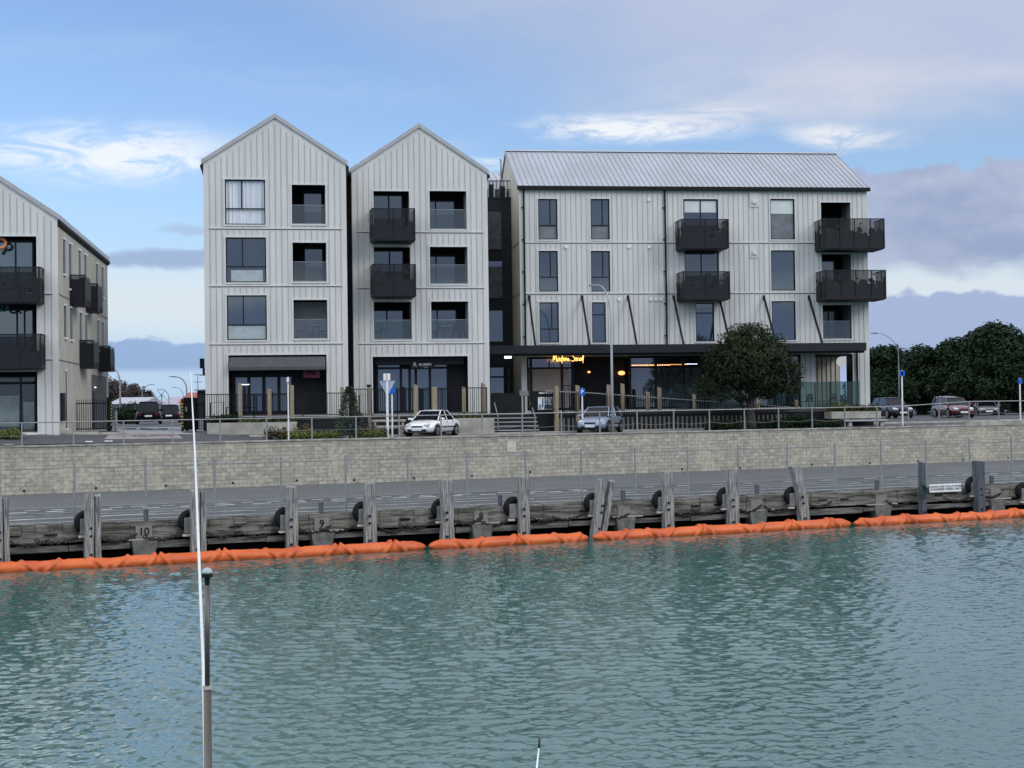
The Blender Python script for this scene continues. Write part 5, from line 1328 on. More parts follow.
# tall black fence by the entrance, glass screens on the terrace
pickets(FC, FC.px(563, 400, DT+.2)[0], FC.px(577, 400, DT+.2)[0], DT+.2, TZ, FC.px(570, 385.5, DT+.2)[1], 'tall dark slatted gate panel beside the poster stand')
def gscreen(x0, x1, ytop, d, label, n):
    s0 = FC.px(x0, 395, d)[0]; s1 = FC.px(x1, 395, d)[0]; zt = FC.px((x0+x1)/2, ytop, d)[1]
    r = empty('glass_screen', FC.world(s0, d, TZ), FC.a); tag(r, label, 'glass screen')
    for k in range(n):
        a = (s1-s0)*k/n; c = (s1-s0)*(k+1)/n; b = MB(); b.box(a+.02, c-.02, -.006, .006, .04, zt-TZ); b.build('panel', GTEAL, r)
        b = MB(); b.box(a-.02, a+.02, -.03, .03, 0, (zt-TZ)*.98); b.build('post', BLACK, r)
gscreen(800, 860, 381.5, -2.9, 'green tinted glass screen at the right end of the terrace', 4)
gscreen(676, 742, 384, -2.2, 'green tinted glass screen on the cafe terrace left of the round tree', 4)
# steps with pale nosings
stp = empty('entrance_steps', FC.world(FC.px(490, 425, -4.8)[0], -4.8, 0), FC.a); tag(stp, 'flight of steps with pale edges up to the dark entrance', 'steps')
sw = FC.px(536, 425, -5)[0]-FC.px(489, 425, -5)[0]
for k in range(5):
    b = MB(); zt = TZ-.02-.22*(4-k)-.0; y = -.95+.30*k
    b.box(0, sw, y, 1.2, zt-.22, zt-.002); b.build('step', DARK2, stp)
    b = MB(); b.box(.0, sw, y-.02, y+.05, zt-.05, zt+.004); b.build('nosing', PAVE, stp)
b = MB(); b.box(-.3, sw+.4, 1.2, 4.6, TZ-.2, TZ-.02); b.build('landing', CONC, stp)
for x, lb in ((498, 'left'), (535, 'right')):
    a, z_ = FC.px(x, 416.5, -5.8); b = MB(); zz = FC.px(x, 431, -5.8)[1]; b.tube([(0, 0, 0), (0, 0, z_-zz), (.0, 1.6, z_-zz+.75)], .035, 6)
    tag(b.build('handrail', GALV, loc=FC.world(a, -5.8, zz), rot=FC.a), 'grey handrail at the %s side of the entrance steps' % lb, 'handrail', )
# dark wall, slanted sign and poster stand at the entrance
a, c, e, f = FC.rect(491, 394, 521, 412, -1.5); b = MB(); b.box(0, c-a, 0, .12, 0, f-TZ); b.box(-.02, c-a+.02, -.02, .14, f-TZ, f-TZ+.05)
tag(b.build('entrance_screen', DARK, loc=FC.world(a, -1.5, TZ), rot=FC.a), 'dark low wall at the top of the entrance steps', 'wall')
s_, z_ = FC.px(524, 394, -3.0); r = empty('menu_stand', FC.world(s_, -3.0, TZ), FC.a); tag(r, 'slanted grey menu board on a post at the top of the steps', 'sign')
b = MB(); b.box(-.04, .04, -.04, .04, 0, z_-TZ); b.build('post', BLACK, r); b = MB(); b.prism_x([(-.16, z_-TZ-.10), (.14, z_-TZ+.16), (.14, z_-TZ+.20), (-.16, z_-TZ-.06)], -.26, .26); b.build('board', M('grey_board', (.12, .14, .15), .3), r)
a, c, e, f = FC.rect(531.5, 391, 553.5, 412.5, DT-.2); r = empty('poster_stand', FC.world((a+c)/2, DT-.2, TZ-.1), FC.a); tag(r, 'black stand with white heading and bright interior poster beside the steps', 'sign')
hw = (c-a)/2; hz = f-TZ+.1; b = MB(); b.box(-hw, hw, 0, .22, -.9, hz); b.build('cabinet', BLACK, r, bevel=.01)
a1_, c1__, e1, f1 = FC.rect(538, 397, 553, 409.6, DT-.2); x0 = a1_-(a+c)/2; x1 = c1__-(a+c)/2; z0 = e1-TZ+.1; z1 = f1-TZ+.1
b = MB(); b.box(x0, x1, -.012, -.001, z0, z1, 0); b.box(x0+.01, x1-.01, -.016, -.0125, z1-.10, z1-.01, 1)
w_ = x1-x0; h_ = z1-z0
for (u, v, p, q, mi) in ((.26, .18, .34, .86, 2), (.42, .60, .72, .80, 3), (.40, .52, .76, .58, 4), (.86, .45, .93, .85, 2), (.42, .05, .98, .36, 2), (.05, .05, .22, .42, 4), (.56, .30, .72, .44, 2)):
    b.box(x0+w_*u, x0+w_*p, -.018-.001*mi, -.0125, z0+h_*v, z0+h_*q, mi)
b.build('poster', [M('poster_white', (.62, .70, .78), .5, 0, .05), M('poster_warm', (.60, .48, .42), .5), M('poster_dark', (.05, .06, .09), .5), M('poster_blue', (.32, .45, .58), .5), M('poster_teal', (.16, .25, .30), .5)], r)
sx_, sz_ = FC.px(546, 393, DT-.2); text_mesh('CULTURE BAY', .125, WHITE, r, (sx_-(a+c)/2, -.006, sz_-TZ+.1), bold=.006, name='heading')

# ------------------------------------------------------------------ planters and hedges
def leafcloud(b, blobs, n, size, mi=(0,), seed=1, shell=.55, flat=.0, quads=3, gap=.0):
    r = random.Random(seed); tot = sum(q[3]*q[4]*q[5] for q in blobs)
    for (cx, cy, cz, rx, ry, rz) in blobs:
        k = max(4, int(n*rx*ry*rz/tot))
        for _ in range(k):
            while True:
                v = Vector((r.gauss(0, 1), r.gauss(0, 1), r.gauss(0, 1)))
                if v.length > 1e-3: break
            v.normalize(); rad = shell+(1-shell)*(r.random()**.6)
            lump = 1+.30*mnoise.noise(Vector((v.x*2.3+cx, v.y*2.3+cy, v.z*2.3+cz)))+.10*mnoise.noise(Vector((v.x*6+cx*3, v.y*6, v.z*6)))
            p = Vector((cx+v.x*rx*rad*lump, cy+v.y*ry*rad*lump, cz+v.z*rz*rad*lump))
            if gap and mnoise.noise(p*(.55/max(size, .05)*.12+.9)) < -gap: continue
            for _q in range(quads):
                nrm = (v*.7+Vector((r.uniform(-1, 1), r.uniform(-1, 1), r.uniform(-.4, 1.2)))*.8).normalized()
                t = nrm.orthogonal().normalized(); t.rotate(__import__('mathutils').Quaternion(nrm, r.uniform(0, 6.28))); u = nrm.cross(t)
                c = p+Vector((r.uniform(-1, 1), r.uniform(-1, 1), r.uniform(-1, 1)))*size*.9
                a = size*r.uniform(.55, 1.1); w = a*.55
                b.add([c-t*a, c+u*w-t*a*.1, c+t*a, c-u*w-t*a*.1], [(0, 1, 2, 3)], r.choice(mi))
def hedge(name, label, cat, fr, s0, s1, d0, d1, z0, z1, mats, n, size=.07, seed=1, mi=(0,), loc=None):
    b = MB(); k = max(2, int((s1-s0)/.45)); r = random.Random(seed); bl = []
    for i in range(k):
        x = (s1-s0)*(i+.5)/k; bl.append((x, (d1-d0)/2, (z1-z0)*.45, (s1-s0)/k*.85, (d1-d0)*.55, (z1-z0)*r.uniform(.45, .75)))
    leafcloud(b, bl, n, size, mi, seed, shell=.25)
    return tag(b.build(name, mats, loc=fr.world(s0, d0, z0), rot=fr.a), label, cat)
def planter(fr, x0, x1, ytop, ybot, d, wid, label, low=0):
    s0 = fr.px(x0, ytop, d)[0]; s1 = fr.px(x1, ytop, d)[0]; zt = fr.px((x0+x1)/2, ytop, d)[1]; zb = fr.px((x0+x1)/2, ybot, d)[1]
    b = MB(); b.box(0, s1-s0, 0, .14, 0, zt-zb); b.box(0, s1-s0, wid-.14, wid, 0, zt-zb); b.box(0, .14, .14, wid-.14, 0, zt-zb); b.box(s1-s0-.14, s1-s0, .14, wid-.14, 0, zt-zb); b.box(.14, s1-s0-.14, .14, wid-.14, 0, zt-zb-.08, 1)
    tag(b.build('planter', [CONC, M('soil', (.05, .04, .03), .95) if 'soil' not in bpy.data.materials else bpy.data.materials['soil']], loc=fr.world(s0, d, zb), rot=fr.a), label, 'planter')
    return s0, s1, zt
s0, s1, zt = planter(FA, 206.8, 297, 422.4, 434.5, -3.6, 1.0, 'long low concrete planter in front of the leftmost gabled block')
hedge('planter_shrubs', 'dark low shrubs in the planter left of the tan posts', 'shrubs', FA, s0+.2, s0+1.6, -3.5, -2.7, zt, zt+.42, [LEAFD], 500, .06, 3)
hedge('planter_shrubs', 'low green planting along the planter between the tan posts', 'shrubs', FA, s0+1.7, s1-.1, -3.5, -2.7, zt-.05, zt+.18, [LEAFG, LEAFD], 700, .06, 4, (0, 1, 1))
s0, s1, zt = planter(FB, 447, 494.2, 418, 433.5, -3.4, 1.0, 'concrete planter right of the white sedan by the steps')
hedge('planter_shrubs', 'low dark hedge in the planter beside the entrance steps', 'shrubs', FB, s0+.1, s1-.1, -3.3, -2.5, zt-.05, zt+.22, [LEAFG, LEAFD], 500, .06, 5, (0, 1, 1))
s0, s1, zt = planter(FC, 831.5, 881, 411.3, 418.4, -4.6, 1.2, 'low concrete planter at the right end of the long block')
hedge('planter_shrubs', 'green and rusty shrubs in the planter at the right end', 'shrubs', FC, s0+.1, s1+.05, -4.5, -3.5, zt-.05, zt+.42, [LEAFG, LEAFB, LEAFD], 1000, .07, 6, (0, 1, 2, 2))
b = MB(); a = FC.px(846, 420, -5.2)[0]; c = FC.px(888, 420, -5.2)[0]; z_ = FC.px(866, 419.6, -5.2)[1]; b.box(0, c-a, 0, .5, -.10, 0); b.box(.2, .4, .1, .4, -.45, -.10); b.box(c-a-.4, c-a-.2, .1, .4, -.45, -.10)
tag(b.build('bench', PAVE, loc=FC.world(a, -5.2, z_), rot=FC.a, bevel=.02), 'long pale concrete bench slab in front of the right planter', 'bench')
# timber benches in front of the second block
for (x0, x1, y, lb) in ((372, 406, 419.5, 'upper pale timber bench rail behind the give way sign'), (376, 404, 425.5, 'lower pale timber bench rail behind the give way sign')):
    a = FB.px(x0, y, -3.6)[0]; c = FB.px(x1, y, -3.6)[0]; z_ = FB.px(388, y, -3.6)[1]; b = MB(); b.box(0, c-a, 0, .4, -.12, .0); b.box(.1, .22, .05, .35, -.7, -.12); b.box(c-a-.22, c-a-.1, .05, .35, -.7, -.12)
    tag(b.build('bench', M('pale_bench_timber', (.36, .32, .29), .8, 0, .2, 4) if y < 422 else bpy.data.materials['pale_bench_timber'], loc=FB.world(a, -3.6 if y < 422 else -3.9, z_), rot=FB.a, bevel=.01), lb, 'bench')

# ------------------------------------------------------------------ tan timber posts along the frontage
PF = Frame(WF.world(0, 6.6)[:2], 23.6, 0)
PO = [(240, 383.3, 4.0, 'tan timber post in front of the folding doors, leftmost of all'), (269, 389, 3.8, 'tan timber post midway along the dark shopfront of the first block'), (291.7, 385, 4.2, 'tan timber post just behind the thin white pole'),
      (342.3, 387, 3.8, 'tan timber post half hidden by the conifer'), (369, 386.5, 3.8, 'grey timber post with black cap right of the conifer'), (415.5, 384.4, 4.6, 'tan timber post behind the bonnet of the white sedan'), (434, 387, 5.4, 'tan timber post behind the roof of the white sedan'),
      (463.5, 387, 4.2, 'tan timber post right of the white sedan'), (483.2, 383.6, 4.2, 'tan timber post at the corner of the second gabled block'), (556, 385.7, 4.0, 'tan timber post right beside the poster stand'), (577.2, 385.2, 4.2, 'tan timber post left of the small blue sign by the silver car'),
      (608.2, 384.6, 4.2, 'tan timber post hidden behind the tall street lamp'), (622.7, 383.5, 4.4, 'tan timber post just right of the tall street lamp'), (647, 391.7, 3.8, 'shorter tan timber post, first of the pair right of the lamp'), (659, 387.6, 4.0, 'taller tan timber post, second of the pair right of the lamp'),
      (694, 394, 3.6, 'tan timber post at the left fringe of the round tree'), (729, 397, 3.8, 'tan timber post left of the round tree trunk'), (757.5, 396, 4.0, 'tan timber post just right of the round tree trunk'), (796.7, 399.8, 3.6, 'tan timber post at the right fringe of the round tree')]
RP = random.Random(4)
for (x, yt, w, lb) in PO:
    s_, z_ = PF.px(x, yt, 0); P = PF.world(s_, 0, 0); zb = gz(P.x, P.y); hw = w/F*P.y/2*.92
    r = empty('timber_post', (P.x, P.y, zb), FC.a+RP.uniform(-.2, .2)); tag(r, lb, 'post', 'tan timber posts along the frontage')
    b = MB(); h = z_-zb; sl = RP.uniform(.0, .10); t1, t2 = RP.uniform(-.03, .03), RP.uniform(-.02, .02)
    b.add([(-hw, -hw, -.1), (hw, -hw, -.1), (hw, hw, -.1), (-hw, hw, -.1), (-hw+t1, -hw+t2, h+sl*.5), (hw+t1, -hw+t2, h-sl), (hw+t1, hw+t2, h-sl), (-hw+t1, hw+t2, h+sl*.5)], [(0, 3, 2, 1), (4, 5, 6, 7), (0, 1, 5, 4), (1, 2, 6, 5), (2, 3, 7, 6), (3, 0, 4, 7)])
    b.build('shaft', SLAT if 'grey' in lb else POST, r, bevel=.012)
    if 'cap' in lb: b = MB(); b.box(-hw-.02, hw+.02, -hw-.02, hw+.02, h-.02, h+.10); b.build('cap', BLACK, r)

# ------------------------------------------------------------------ terrace and balcony furniture
def chair_proto():
    r = empty('terrace_chair', (0, 0, 0)); b = MB(); b.box(-.22, .22, -.22, .22, .42, .46); b.build('seat', DARK2, r, bevel=.01)
    b = MB(); b.prism_x([(.20, .46), (.24, .46), (.30, .88), (.26, .88)], -.22, .22); b.build('backrest', DARK2, r)
    for x in (-.19, .19):
        for y in (-.19, .19): b = MB(); b.box(x-.02, x+.02, y-.02, y+.02, 0, .42); b.build('leg', GALV, r)
    return r
def table_proto():
    r = empty('terrace_table', (0, 0, 0)); b = MB(); b.box(-.38, .38, -.38, .38, .71, .75); b.build('top', M('pale_table_top', (.30, .32, .32), .5), r, bevel=.01)
    b = MB(); b.cyl((0, 0, 0), (0, 0, .71), .035, n=8); b.cyl((0, 0, 0), (0, 0, .02), .24, n=12); b.build('pedestal', GALV, r); return r
ch = chair_proto(); tb = table_proto(); fc = [True]; ft_ = [True]
def place(kind, fr, x, d, z, rot, label, group):
    s_, _ = fr.px(x, 400, d); P = fr.world(s_, d, z); src, fl = (ch, fc) if kind == 'chair' else (tb, ft_)
    if fl[0]: fl[0] = False; src.location = P; src.rotation_euler = (0, 0, fr.a+rot); src['label'] = label; src['category'] = kind; src['group'] = group; return src
    o = dup(src, P, fr.a+rot, label, group); return o
for i, x in enumerate((809, 833)): place('table', FC, x, -1.6, TZ, 0, ('square terrace table behind the glass screen near the dark porch wall', 'square terrace table behind the glass screen near the white column')[i], 'terrace tables')
for i, (x, d, rt) in enumerate(((804, -1.7, -pi/2), (815.5, -1.6, pi/2), (827, -1.7, -pi/2), (839.5, -1.6, pi/2))):
    place('chair', FC, x, d, TZ, rt, ('terrace chair at the left side of the table nearest the porch wall', 'terrace chair at the right side of the table nearest the porch wall', 'terrace chair at the left side of the table nearest the white column', 'terrace chair at the right side of the table nearest the white column')[i], 'terrace chairs')
for i, x in enumerate((706, 722)): place('table', FC, x, -1.5, TZ, 0, ('terrace table behind the left glass screen, nearer the post pair', 'terrace table behind the left glass screen, nearer the tree')[i], 'terrace tables')
for i, x in enumerate((700, 712.5, 716.5, 728)): place('chair', FC, x, -1.5, TZ, pi/2*(1 if i % 2 else -1), ('leftmost terrace chair behind the left glass screen', 'second terrace chair behind the left glass screen', 'third terrace chair behind the left glass screen', 'rightmost terrace chair behind the left glass screen, by the tree')[i], 'terrace chairs')
for (fr, xs, op, nm) in ((FA, (301.5, 314, 324), LA[2], 'lowest balcony of the leftmost gabled block'), (FB, (436, 447, 460), RB[2], 'lowest right balcony of the second gabled block'), (FB, (379, 388, 0), GB[0], 'lowest left balcony of the second gabled block')):
    z = op[2]+.01
    place('chair', fr, xs[0], .75, z, -pi/2, 'chair at the left on the '+nm, 'balcony chairs')
    place('table', fr, xs[1], .75, z, 0, 'small table on the '+nm, 'balcony tables')
    if xs[2]: place('chair', fr, xs[2], .75, z, pi/2, 'chair at the right on the '+nm, 'balcony chairs')

# ------------------------------------------------------------------ cars
CARP = {}
def loft(b, st, mi=0):
    """st: list of (x, [(y, z) half section from bottom centre outwards to top centre])"""
    K = len(st[0][1]); rings = []
    for x, h in st:
        ring = [(x, y, z) for y, z in h]+[(x, -y, z) for y, z in reversed(h[1:-1])]
        rings.append(ring)
    n = len(rings[0]); b0 = len(b.v)
    vs = [p for rg in rings for p in rg]; fs = []
    for i in range(len(rings)-1):
        for j in range(n):
            j2 = (j+1) % n; fs.append((i*n+j, i*n+j2, (i+1)*n+j2, (i+1)*n+j))
    fs.append(tuple(range(n-1, -1, -1))); fs.append(tuple((len(rings)-1)*n+j for j in range(n)))
    b.add(vs, fs, mi)
def car(name, label, P, head, L, Wd, Ht, col, style='sedan', plate=True, metal=.3, lights=True, group=None):
    """local +x is the front of the car"""
    r = empty(name, P, head); tag(r, label, 'car', group)
    paint = M('car_paint_'+label.split()[0]+label.split()[1], col, .25, metal, .04, 2, coat=1.0 if max(col) > .06 else .12, spec=.5 if max(col) > .06 else .2)
    w = Wd/2; f = L/2; ck = .22; gc = .20
    su = style in ('suv', 'ute'); belt = Ht*(.60 if su else .635); hood = Ht*(.58 if su else .56)
    def sec(zb, wb, zm, wm, zs, ws, zc): return [(0, zb), (wb*.8, zb), (wb, zb+.05), (wm, zm), (wm*.995, (zm+zs)/2), (ws, zs), (ws*.6, zc), (0, zc+.012)]
    cb = {'sedan': -.30, 'hatch': -.44, 'suv': -.47, 'ute': .02}[style]*L
    st = [(-f, sec(.36, w*.74, .52, w*.80, belt*.86, w*.74, belt*.87)), (-f+.10, sec(.24, w*.86, .50, w*.93, belt*.96, w*.84, belt*.985)), (-f+.45, sec(.2, w*.90, .50, w*.985, belt*1.0, w*.88, belt*1.03)),
          (-.15*L, sec(.19, w*.92, .50, w, belt*1.0, w*.90, belt*1.03)), (.10*L, sec(.19, w*.92, .50, w, belt*.99, w*.90, belt*1.02)), (.20*L, sec(.19, w*.92, .50, w*.995, belt*.975, w*.88, belt*1.0)),
          (.30*L, sec(.2, w*.92, .50, w*.985, hood*1.03, w*.82, hood*1.09)), (f-.38, sec(.2, w*.90, .48, w*.95, hood*.93, w*.76, hood*.98)), (f-.12, sec(.22, w*.82, .46, w*.87, hood*.80, w*.70, hood*.84)), (f, sec(.30, w*.66, .44, w*.72, hood*.66, w*.64, hood*.68))]
    b = MB(); loft(b, st); b.build('body', paint, r, smooth=True, sub=1)
    xr0, xf0 = cb, .235*L; xr1, xf1 = cb+(.16 if style in ('sedan',) else .10)*L*(1 if style == 'sedan' else .9), .055*L
    zt = Ht; b = MB()
    bt = [(xr0, w*.84), (xf0, w*.84)]; tp = [(xr1, w*.66), (xf1, w*.66)]
    z0 = belt*.97
    vs = [(xr0, -w*.84, z0), (xf0, -w*.84, z0), (xf0, w*.84, z0), (xr0, w*.84, z0), (xr1, -w*.67, zt-.05), (xf1, -w*.67, zt-.05), (xf1, w*.67, zt-.05), (xr1, w*.67, zt-.05)]
    b.add(vs, [(0, 1, 5, 4), (1, 2, 6, 5), (2, 3, 7, 6), (3, 0, 4, 7), (4, 5, 6, 7)]); b.build('window', CARGL, r)
    b = MB(); e = .03
    loft(b, [(xr1-.05, [(0, zt-.06), (w*.60, zt-.06), (w*.66, zt-.055), (w*.6, zt-.03), (0, zt-.015)]), (xr1+.25, [(0, zt-.05), (w*.66, zt-.05), (w*.70, zt-.03), (w*.58, zt-.004), (0, zt+.01)]), ((xr1+xf1)/2, [(0, zt-.05), (w*.66, zt-.05), (w*.70, zt-.03), (w*.58, zt), (0, zt+.018)]),
             (xf1-.2, [(0, zt-.05), (w*.66, zt-.05), (w*.70, zt-.03), (w*.58, zt-.006), (0, zt+.008)]), (xf1+.05, [(0, zt-.06), (w*.60, zt-.06), (w*.66, zt-.055), (w*.6, zt-.035), (0, zt-.03)])])
    for s in (-1, 1):
        for (xa, xb) in ((xf0+.02, xf1+.02), (xr0-.02, xr1-.02)): b.bar((xa, s*w*.85, z0), (xb, s*w*.665, zt-.045), .05, .045)
        xm = (xf0+xr0)/2-.02*L; b.bar((xm, s*w*.855, z0), ((xf1+xr1)/2, s*w*.685, zt-.045), .07, .03)
    b.build('roof', paint, r, smooth=False, bevel=.008)
    if style == 'ute':
        b = MB(); b.box(-f+.1, cb-.02, -w*.9, -w*.84, belt*.98, belt*1.12); b.box(-f+.1, cb-.02, w*.84, w*.9, belt*.98, belt*1.12); b.box(-f+.06, -f+.12, -w*.88, w*.88, .55, belt*1.12); b.build('tray', paint, r)
    wr = Ht*(.225 if not su else .215)
    for xx in (.315*L, -.295*L):
        for s in (-1, 1):
            b = MB(); b.cyl((0, s*.105, 0), (0, -s*.085, 0), wr, n=22); wl = b.build('wheel', TYRE, r, loc=(xx, s*(w-.10), wr))
            b = MB(); b.cyl((0, s*.108, 0), (0, s*.09, 0), wr*.66, n=16)
            for k in range(5): a = k*2*pi/5; b.bar((0, s*.112, 0), (wr*.6*cos(a), s*.112, wr*.6*sin(a)), .06, .02)
            b.build('rim', RIMM, wl)
            b = MB(); n = 14; pts = [(xx+(wr+.055)*cos(pi*k/n), s*(w*.985), wr+(wr+.055)*sin(pi*k/n)) for k in range(n+1)]; b.tube(pts, .02, 5); b.build('wheel_arch', BLACK, r)
    b = MB(); b.box(f-.10, f+.012, -w*.60, w*.60, .27, .40); b.build('bumper_grille', BLACK, r, bevel=.02)
    b = MB(); b.box(f-.16, f-.005, -w*.36, w*.36, hood*.62, hood*.74); b.build('grille', DARK, r, bevel=.02)
    for s in (-1, 1):
        b = MB(); y0, y1 = sorted((s*w*.40, s*w*.78)); b.prism_y([(f-.05, hood*.66), (f-.02, hood*.78), (f-.30, hood*.90), (f-.34, hood*.74)], y0, y1); b.build('headlight', LAMPG, r, bevel=.02)
        b = MB(); y0, y1 = sorted((s*w*.52, s*w*.86)); b.box(-f-.006, -f+.10, y0, y1, belt*.62, belt*.84); b.build('tail_light', M('tail_light_glass', (.07, .006, .006), .3) if 'tail_light_glass' not in bpy.data.materials else bpy.data.materials['tail_light_glass'], r, bevel=.02)
        b = MB(); y0, y1 = sorted((s*(w*.90), s*(w+.16))); b.box(xf0-.22, xf0-.10, y0, y1, belt*.98, belt*1.11); b.build('mirror', paint, r, bevel=.03)
        for xd in (.02*L, -.17*L):
            b = MB(); y0, y1 = sorted((s*w*.985, s*(w+.015))); b.box(xd-.09, xd+.09, y0, y1, belt*.86, belt*.89); b.build('door_handle', BLACK, r)
        b = MB(); y0, y1 = sorted((s*(w*.99), s*(w+.012))); b.box(-.26*L, .26*L, y0, y1, .47, .52); b.build('side_trim', BLACK, r)
    b = MB(); b.box(f-.01, f+.022, -.26, .26, hood*.42, hood*.42+.12); b.box(-f-.022, -f+.01, -.26, .26, belt*.55, belt*.55+.12); b.build('number_plate', WHITE, r)
    b = MB()
    for y in (-.3, .25): b.bar((xf0-.02, y, z0+.04), (xf0-.16, y-.45, z0+.16), .015)
    b.build('wiper', BLACK, r)
    return r
def ground_at(x, Y):
    X = (x-512)/F*Y; return Vector((X, Y, gz(X, Y)))
car('parked_car', 'white four-door sedan facing left on the road in front of the second block', ground_at(432, 76.2), radians(-109), 4.25, 1.68, 1.36, (.90, .91, .92), 'sedan', metal=0)
car('parked_car', 'silver blue hatchback facing the water behind the tall street lamp', ground_at(599.5, 79.4), radians(-109), 4.0, 1.72, 1.42, (.27, .34, .46), 'hatch', metal=.2)
car('parked_car', 'dark grey station wagon parked right of the long block near the blue sign pole', ground_at(891, 106.0), radians(-83), 4.5, 1.80, 1.50, (.035, .042, .055), 'suv')
car('parked_car', 'red hatchback parked in front of the dark trees on the right', ground_at(952.5, 105.0), radians(-86), 4.3, 1.78, 1.46, (.13, .011, .010), 'hatch')
car('parked_car', 'pale lilac car partly hidden behind the red hatchback', ground_at(946.5, 111), radians(-95), 4.2, 1.74, 1.55, (.40, .42, .56), 'hatch')
car('parked_car', 'grey car in the shade right of the red hatchback', ground_at(985, 118), radians(-90-10), 4.3, 1.74, 1.2, (.22, .235, .25), 'hatch', metal=0)
car('parked_car', 'black pickup seen from behind in the side street gateway', ground_at(148.5, 112.0), radians(103), 4.9, 1.88, 1.72, (.005, .006, .008), 'suv')
car('parked_car', 'dark car parked beyond the black pickup in the side street', ground_at(169.5, 124.0), radians(101), 4.4, 1.78, 1.52, (.012, .014, .019), 'hatch')

# ------------------------------------------------------------------ trees
def tree(name, label, P, blobs, n, leaf, mats, mi, trunk, seed=1, limbs=(), gap=.25, shell=.5, group=None, quads=3):
    r = empty(name, P); tag(r, label, 'tree', group)
    b = MB(); leafcloud(b, blobs, n, leaf, mi, seed, shell, gap=gap, quads=quads); b.build('crown', mats, r)
    b = MB()
    for pts, rad in trunk: b.tube(pts, rad, 8)
    b.build('trunk', BARK, r, smooth=True)
    return r
P = ground_at(751, 81.4)
zc = lambda y: (at(750, y, 81.4).z-P.z); k = 81.4/F
sh = lambda x: (x-751)*k
bl = []
for (x, y, rx, ry) in ((748, 356, 26, 20), (722, 360, 20, 18), (778, 362, 20, 18), (752, 340, 26, 17), (734, 345, 20, 15), (768, 348, 20, 15), (787, 378, 17, 17), (712, 384, 16, 13), (764, 384, 22, 15), (740, 380, 16, 12), (727, 372, 18, 14), (757, 330, 14, 9), (741, 331, 14, 9), (797, 372, 9, 12), (703, 387, 8, 9), (716, 393, 14, 9), (741, 394, 16, 8), (769, 391, 18, 9), (789, 388, 14, 10), (752, 365, 38, 26), (750, 352, 26, 22)):
    bl.append((sh(x), RP.uniform(-.5, .5), zc(y), rx*k, max(rx, ry)*k*.95, ry*k))
tb0 = zc(430)
T0 = [[(sh(752), 0, -.1), (sh(751), 0, .45), (sh(750), 0, zc(406)), (sh(752), 0, zc(395)), (sh(757), 0, zc(372))], [.30, .24, .20, .17, .06]]
T1 = [[(sh(750), 0, zc(404)), (sh(741), .2, zc(394)), (sh(731), .3, zc(380))], [.13, .10, .04]]; T2 = [[(sh(752), 0, zc(398)), (sh(764), -.2, zc(390)), (sh(780), -.3, zc(380))], [.12, .09, .04]]
T3 = [[(sh(751), 0, .3), (sh(738), .2, zc(396)), (sh(722), .2, zc(391))], [.09, .06, .03]]; T4 = [[(sh(750), 0, zc(404)), (sh(748), -.3, zc(388)), (sh(743), -.3, zc(368))], [.12, .08, .04]]
tree('pohutukawa_tree', 'round dense dark tree in front of the long block', P, bl, 16500, .076, [LEAFP, LEAFR, LEAFD], (0, 0, 0, 1, 2), (T0, T1, T2, T3, T4), 5, gap=.30, shell=.45)
# conifer
P = ground_at(349, 71.9); k = 71.9/F; h = (at(348, 387, 71.9)).z-P.z
b = MB(); RC = random.Random(9); r = empty('conifer_tree', P); tag(r, 'small narrow dark green conifer between the two gabled blocks', 'tree')
for i in range(2500):
    z = RC.random()**1.1*h; R0 = .80*(1-z/h)**.75+.08; ang = RC.uniform(0, 6.28); rad = R0*(.3+.7*RC.random()**.6)*(.95+.55*mnoise.noise(Vector((cos(ang)*2, sin(ang)*2, z*3.2))))
    c = Vector((rad*cos(ang), rad*sin(ang), z)); o = Vector((cos(ang), sin(ang), RC.uniform(.1, .9))).normalized(); t = o.cross(Vector((RC.uniform(-1, 1), RC.uniform(-1, 1), RC.uniform(-1, 1)))).normalized()
    a = RC.uniform(.06, .13); b.add([c-o*a*.4, c+t*a*.28, c+o*a, c-t*a*.28], [(0, 1, 2, 3)])
b.build('crown', LEAFC, r); b = MB(); b.cyl((0, 0, -.1), (0, 0, h*.9), .06, .01, 6); b.build('trunk', BARK, r)
# row of big dark trees on the right
def big(label, x, Y, w, ytop, seed, n=8500, leaf=.17):
    P = ground_at(x, Y); k = Y/F; h = at(x, ytop, Y).z-P.z; R_ = w*k/2; r = random.Random(seed); bl = []
    for i in range(15):
        a = r.uniform(0, 6.28); q = r.random()**.6; zz = r.uniform(.30, .86)
        m = R_*(1-.62*max(0, zz-.45)/.5)*q*.78
        bl.append((m*cos(a), m*sin(a)*.8, h*zz, R_*r.uniform(.26, .40), R_*r.uniform(.26, .40), h*r.uniform(.10, .155)))
    for i in range(9):
        a = i*.7; bl.append((R_*.72*cos(a), R_*.6*sin(a), h*r.uniform(.22, .36), R_*.34, R_*.34, h*.15))
    bl.append((0, 0, h*.84, R_*.42, R_*.42, h*.15)); bl.append((R_*.3, 0, h*.80, R_*.3, R_*.3, h*.12)); bl.append((-R_*.35, 0, h*.78, R_*.3, R_*.3, h*.13)); bl.append((0, 0, h*.5, R_*.7, R_*.6, h*.3))
    tr = [([(0, 0, -.2), (.1, 0, h*.25), (.2, .1, h*.6)], [.5, .4, .1])]
    for i in range(4):
        a = i*1.6+.4; tr.append(([(.1, 0, h*.18), (R_*.4*cos(a), R_*.3*sin(a), h*.45), (R_*.6*cos(a), R_*.5*sin(a), h*.6)], [.26, .18, .06]))
    tree('pohutukawa_tree', label, P, bl, n, leaf, [LEAFD, LEAFP], (0, 0, 0, 1), tr, seed, gap=.5, shell=.55, group='dark trees behind the car park', quads=3)
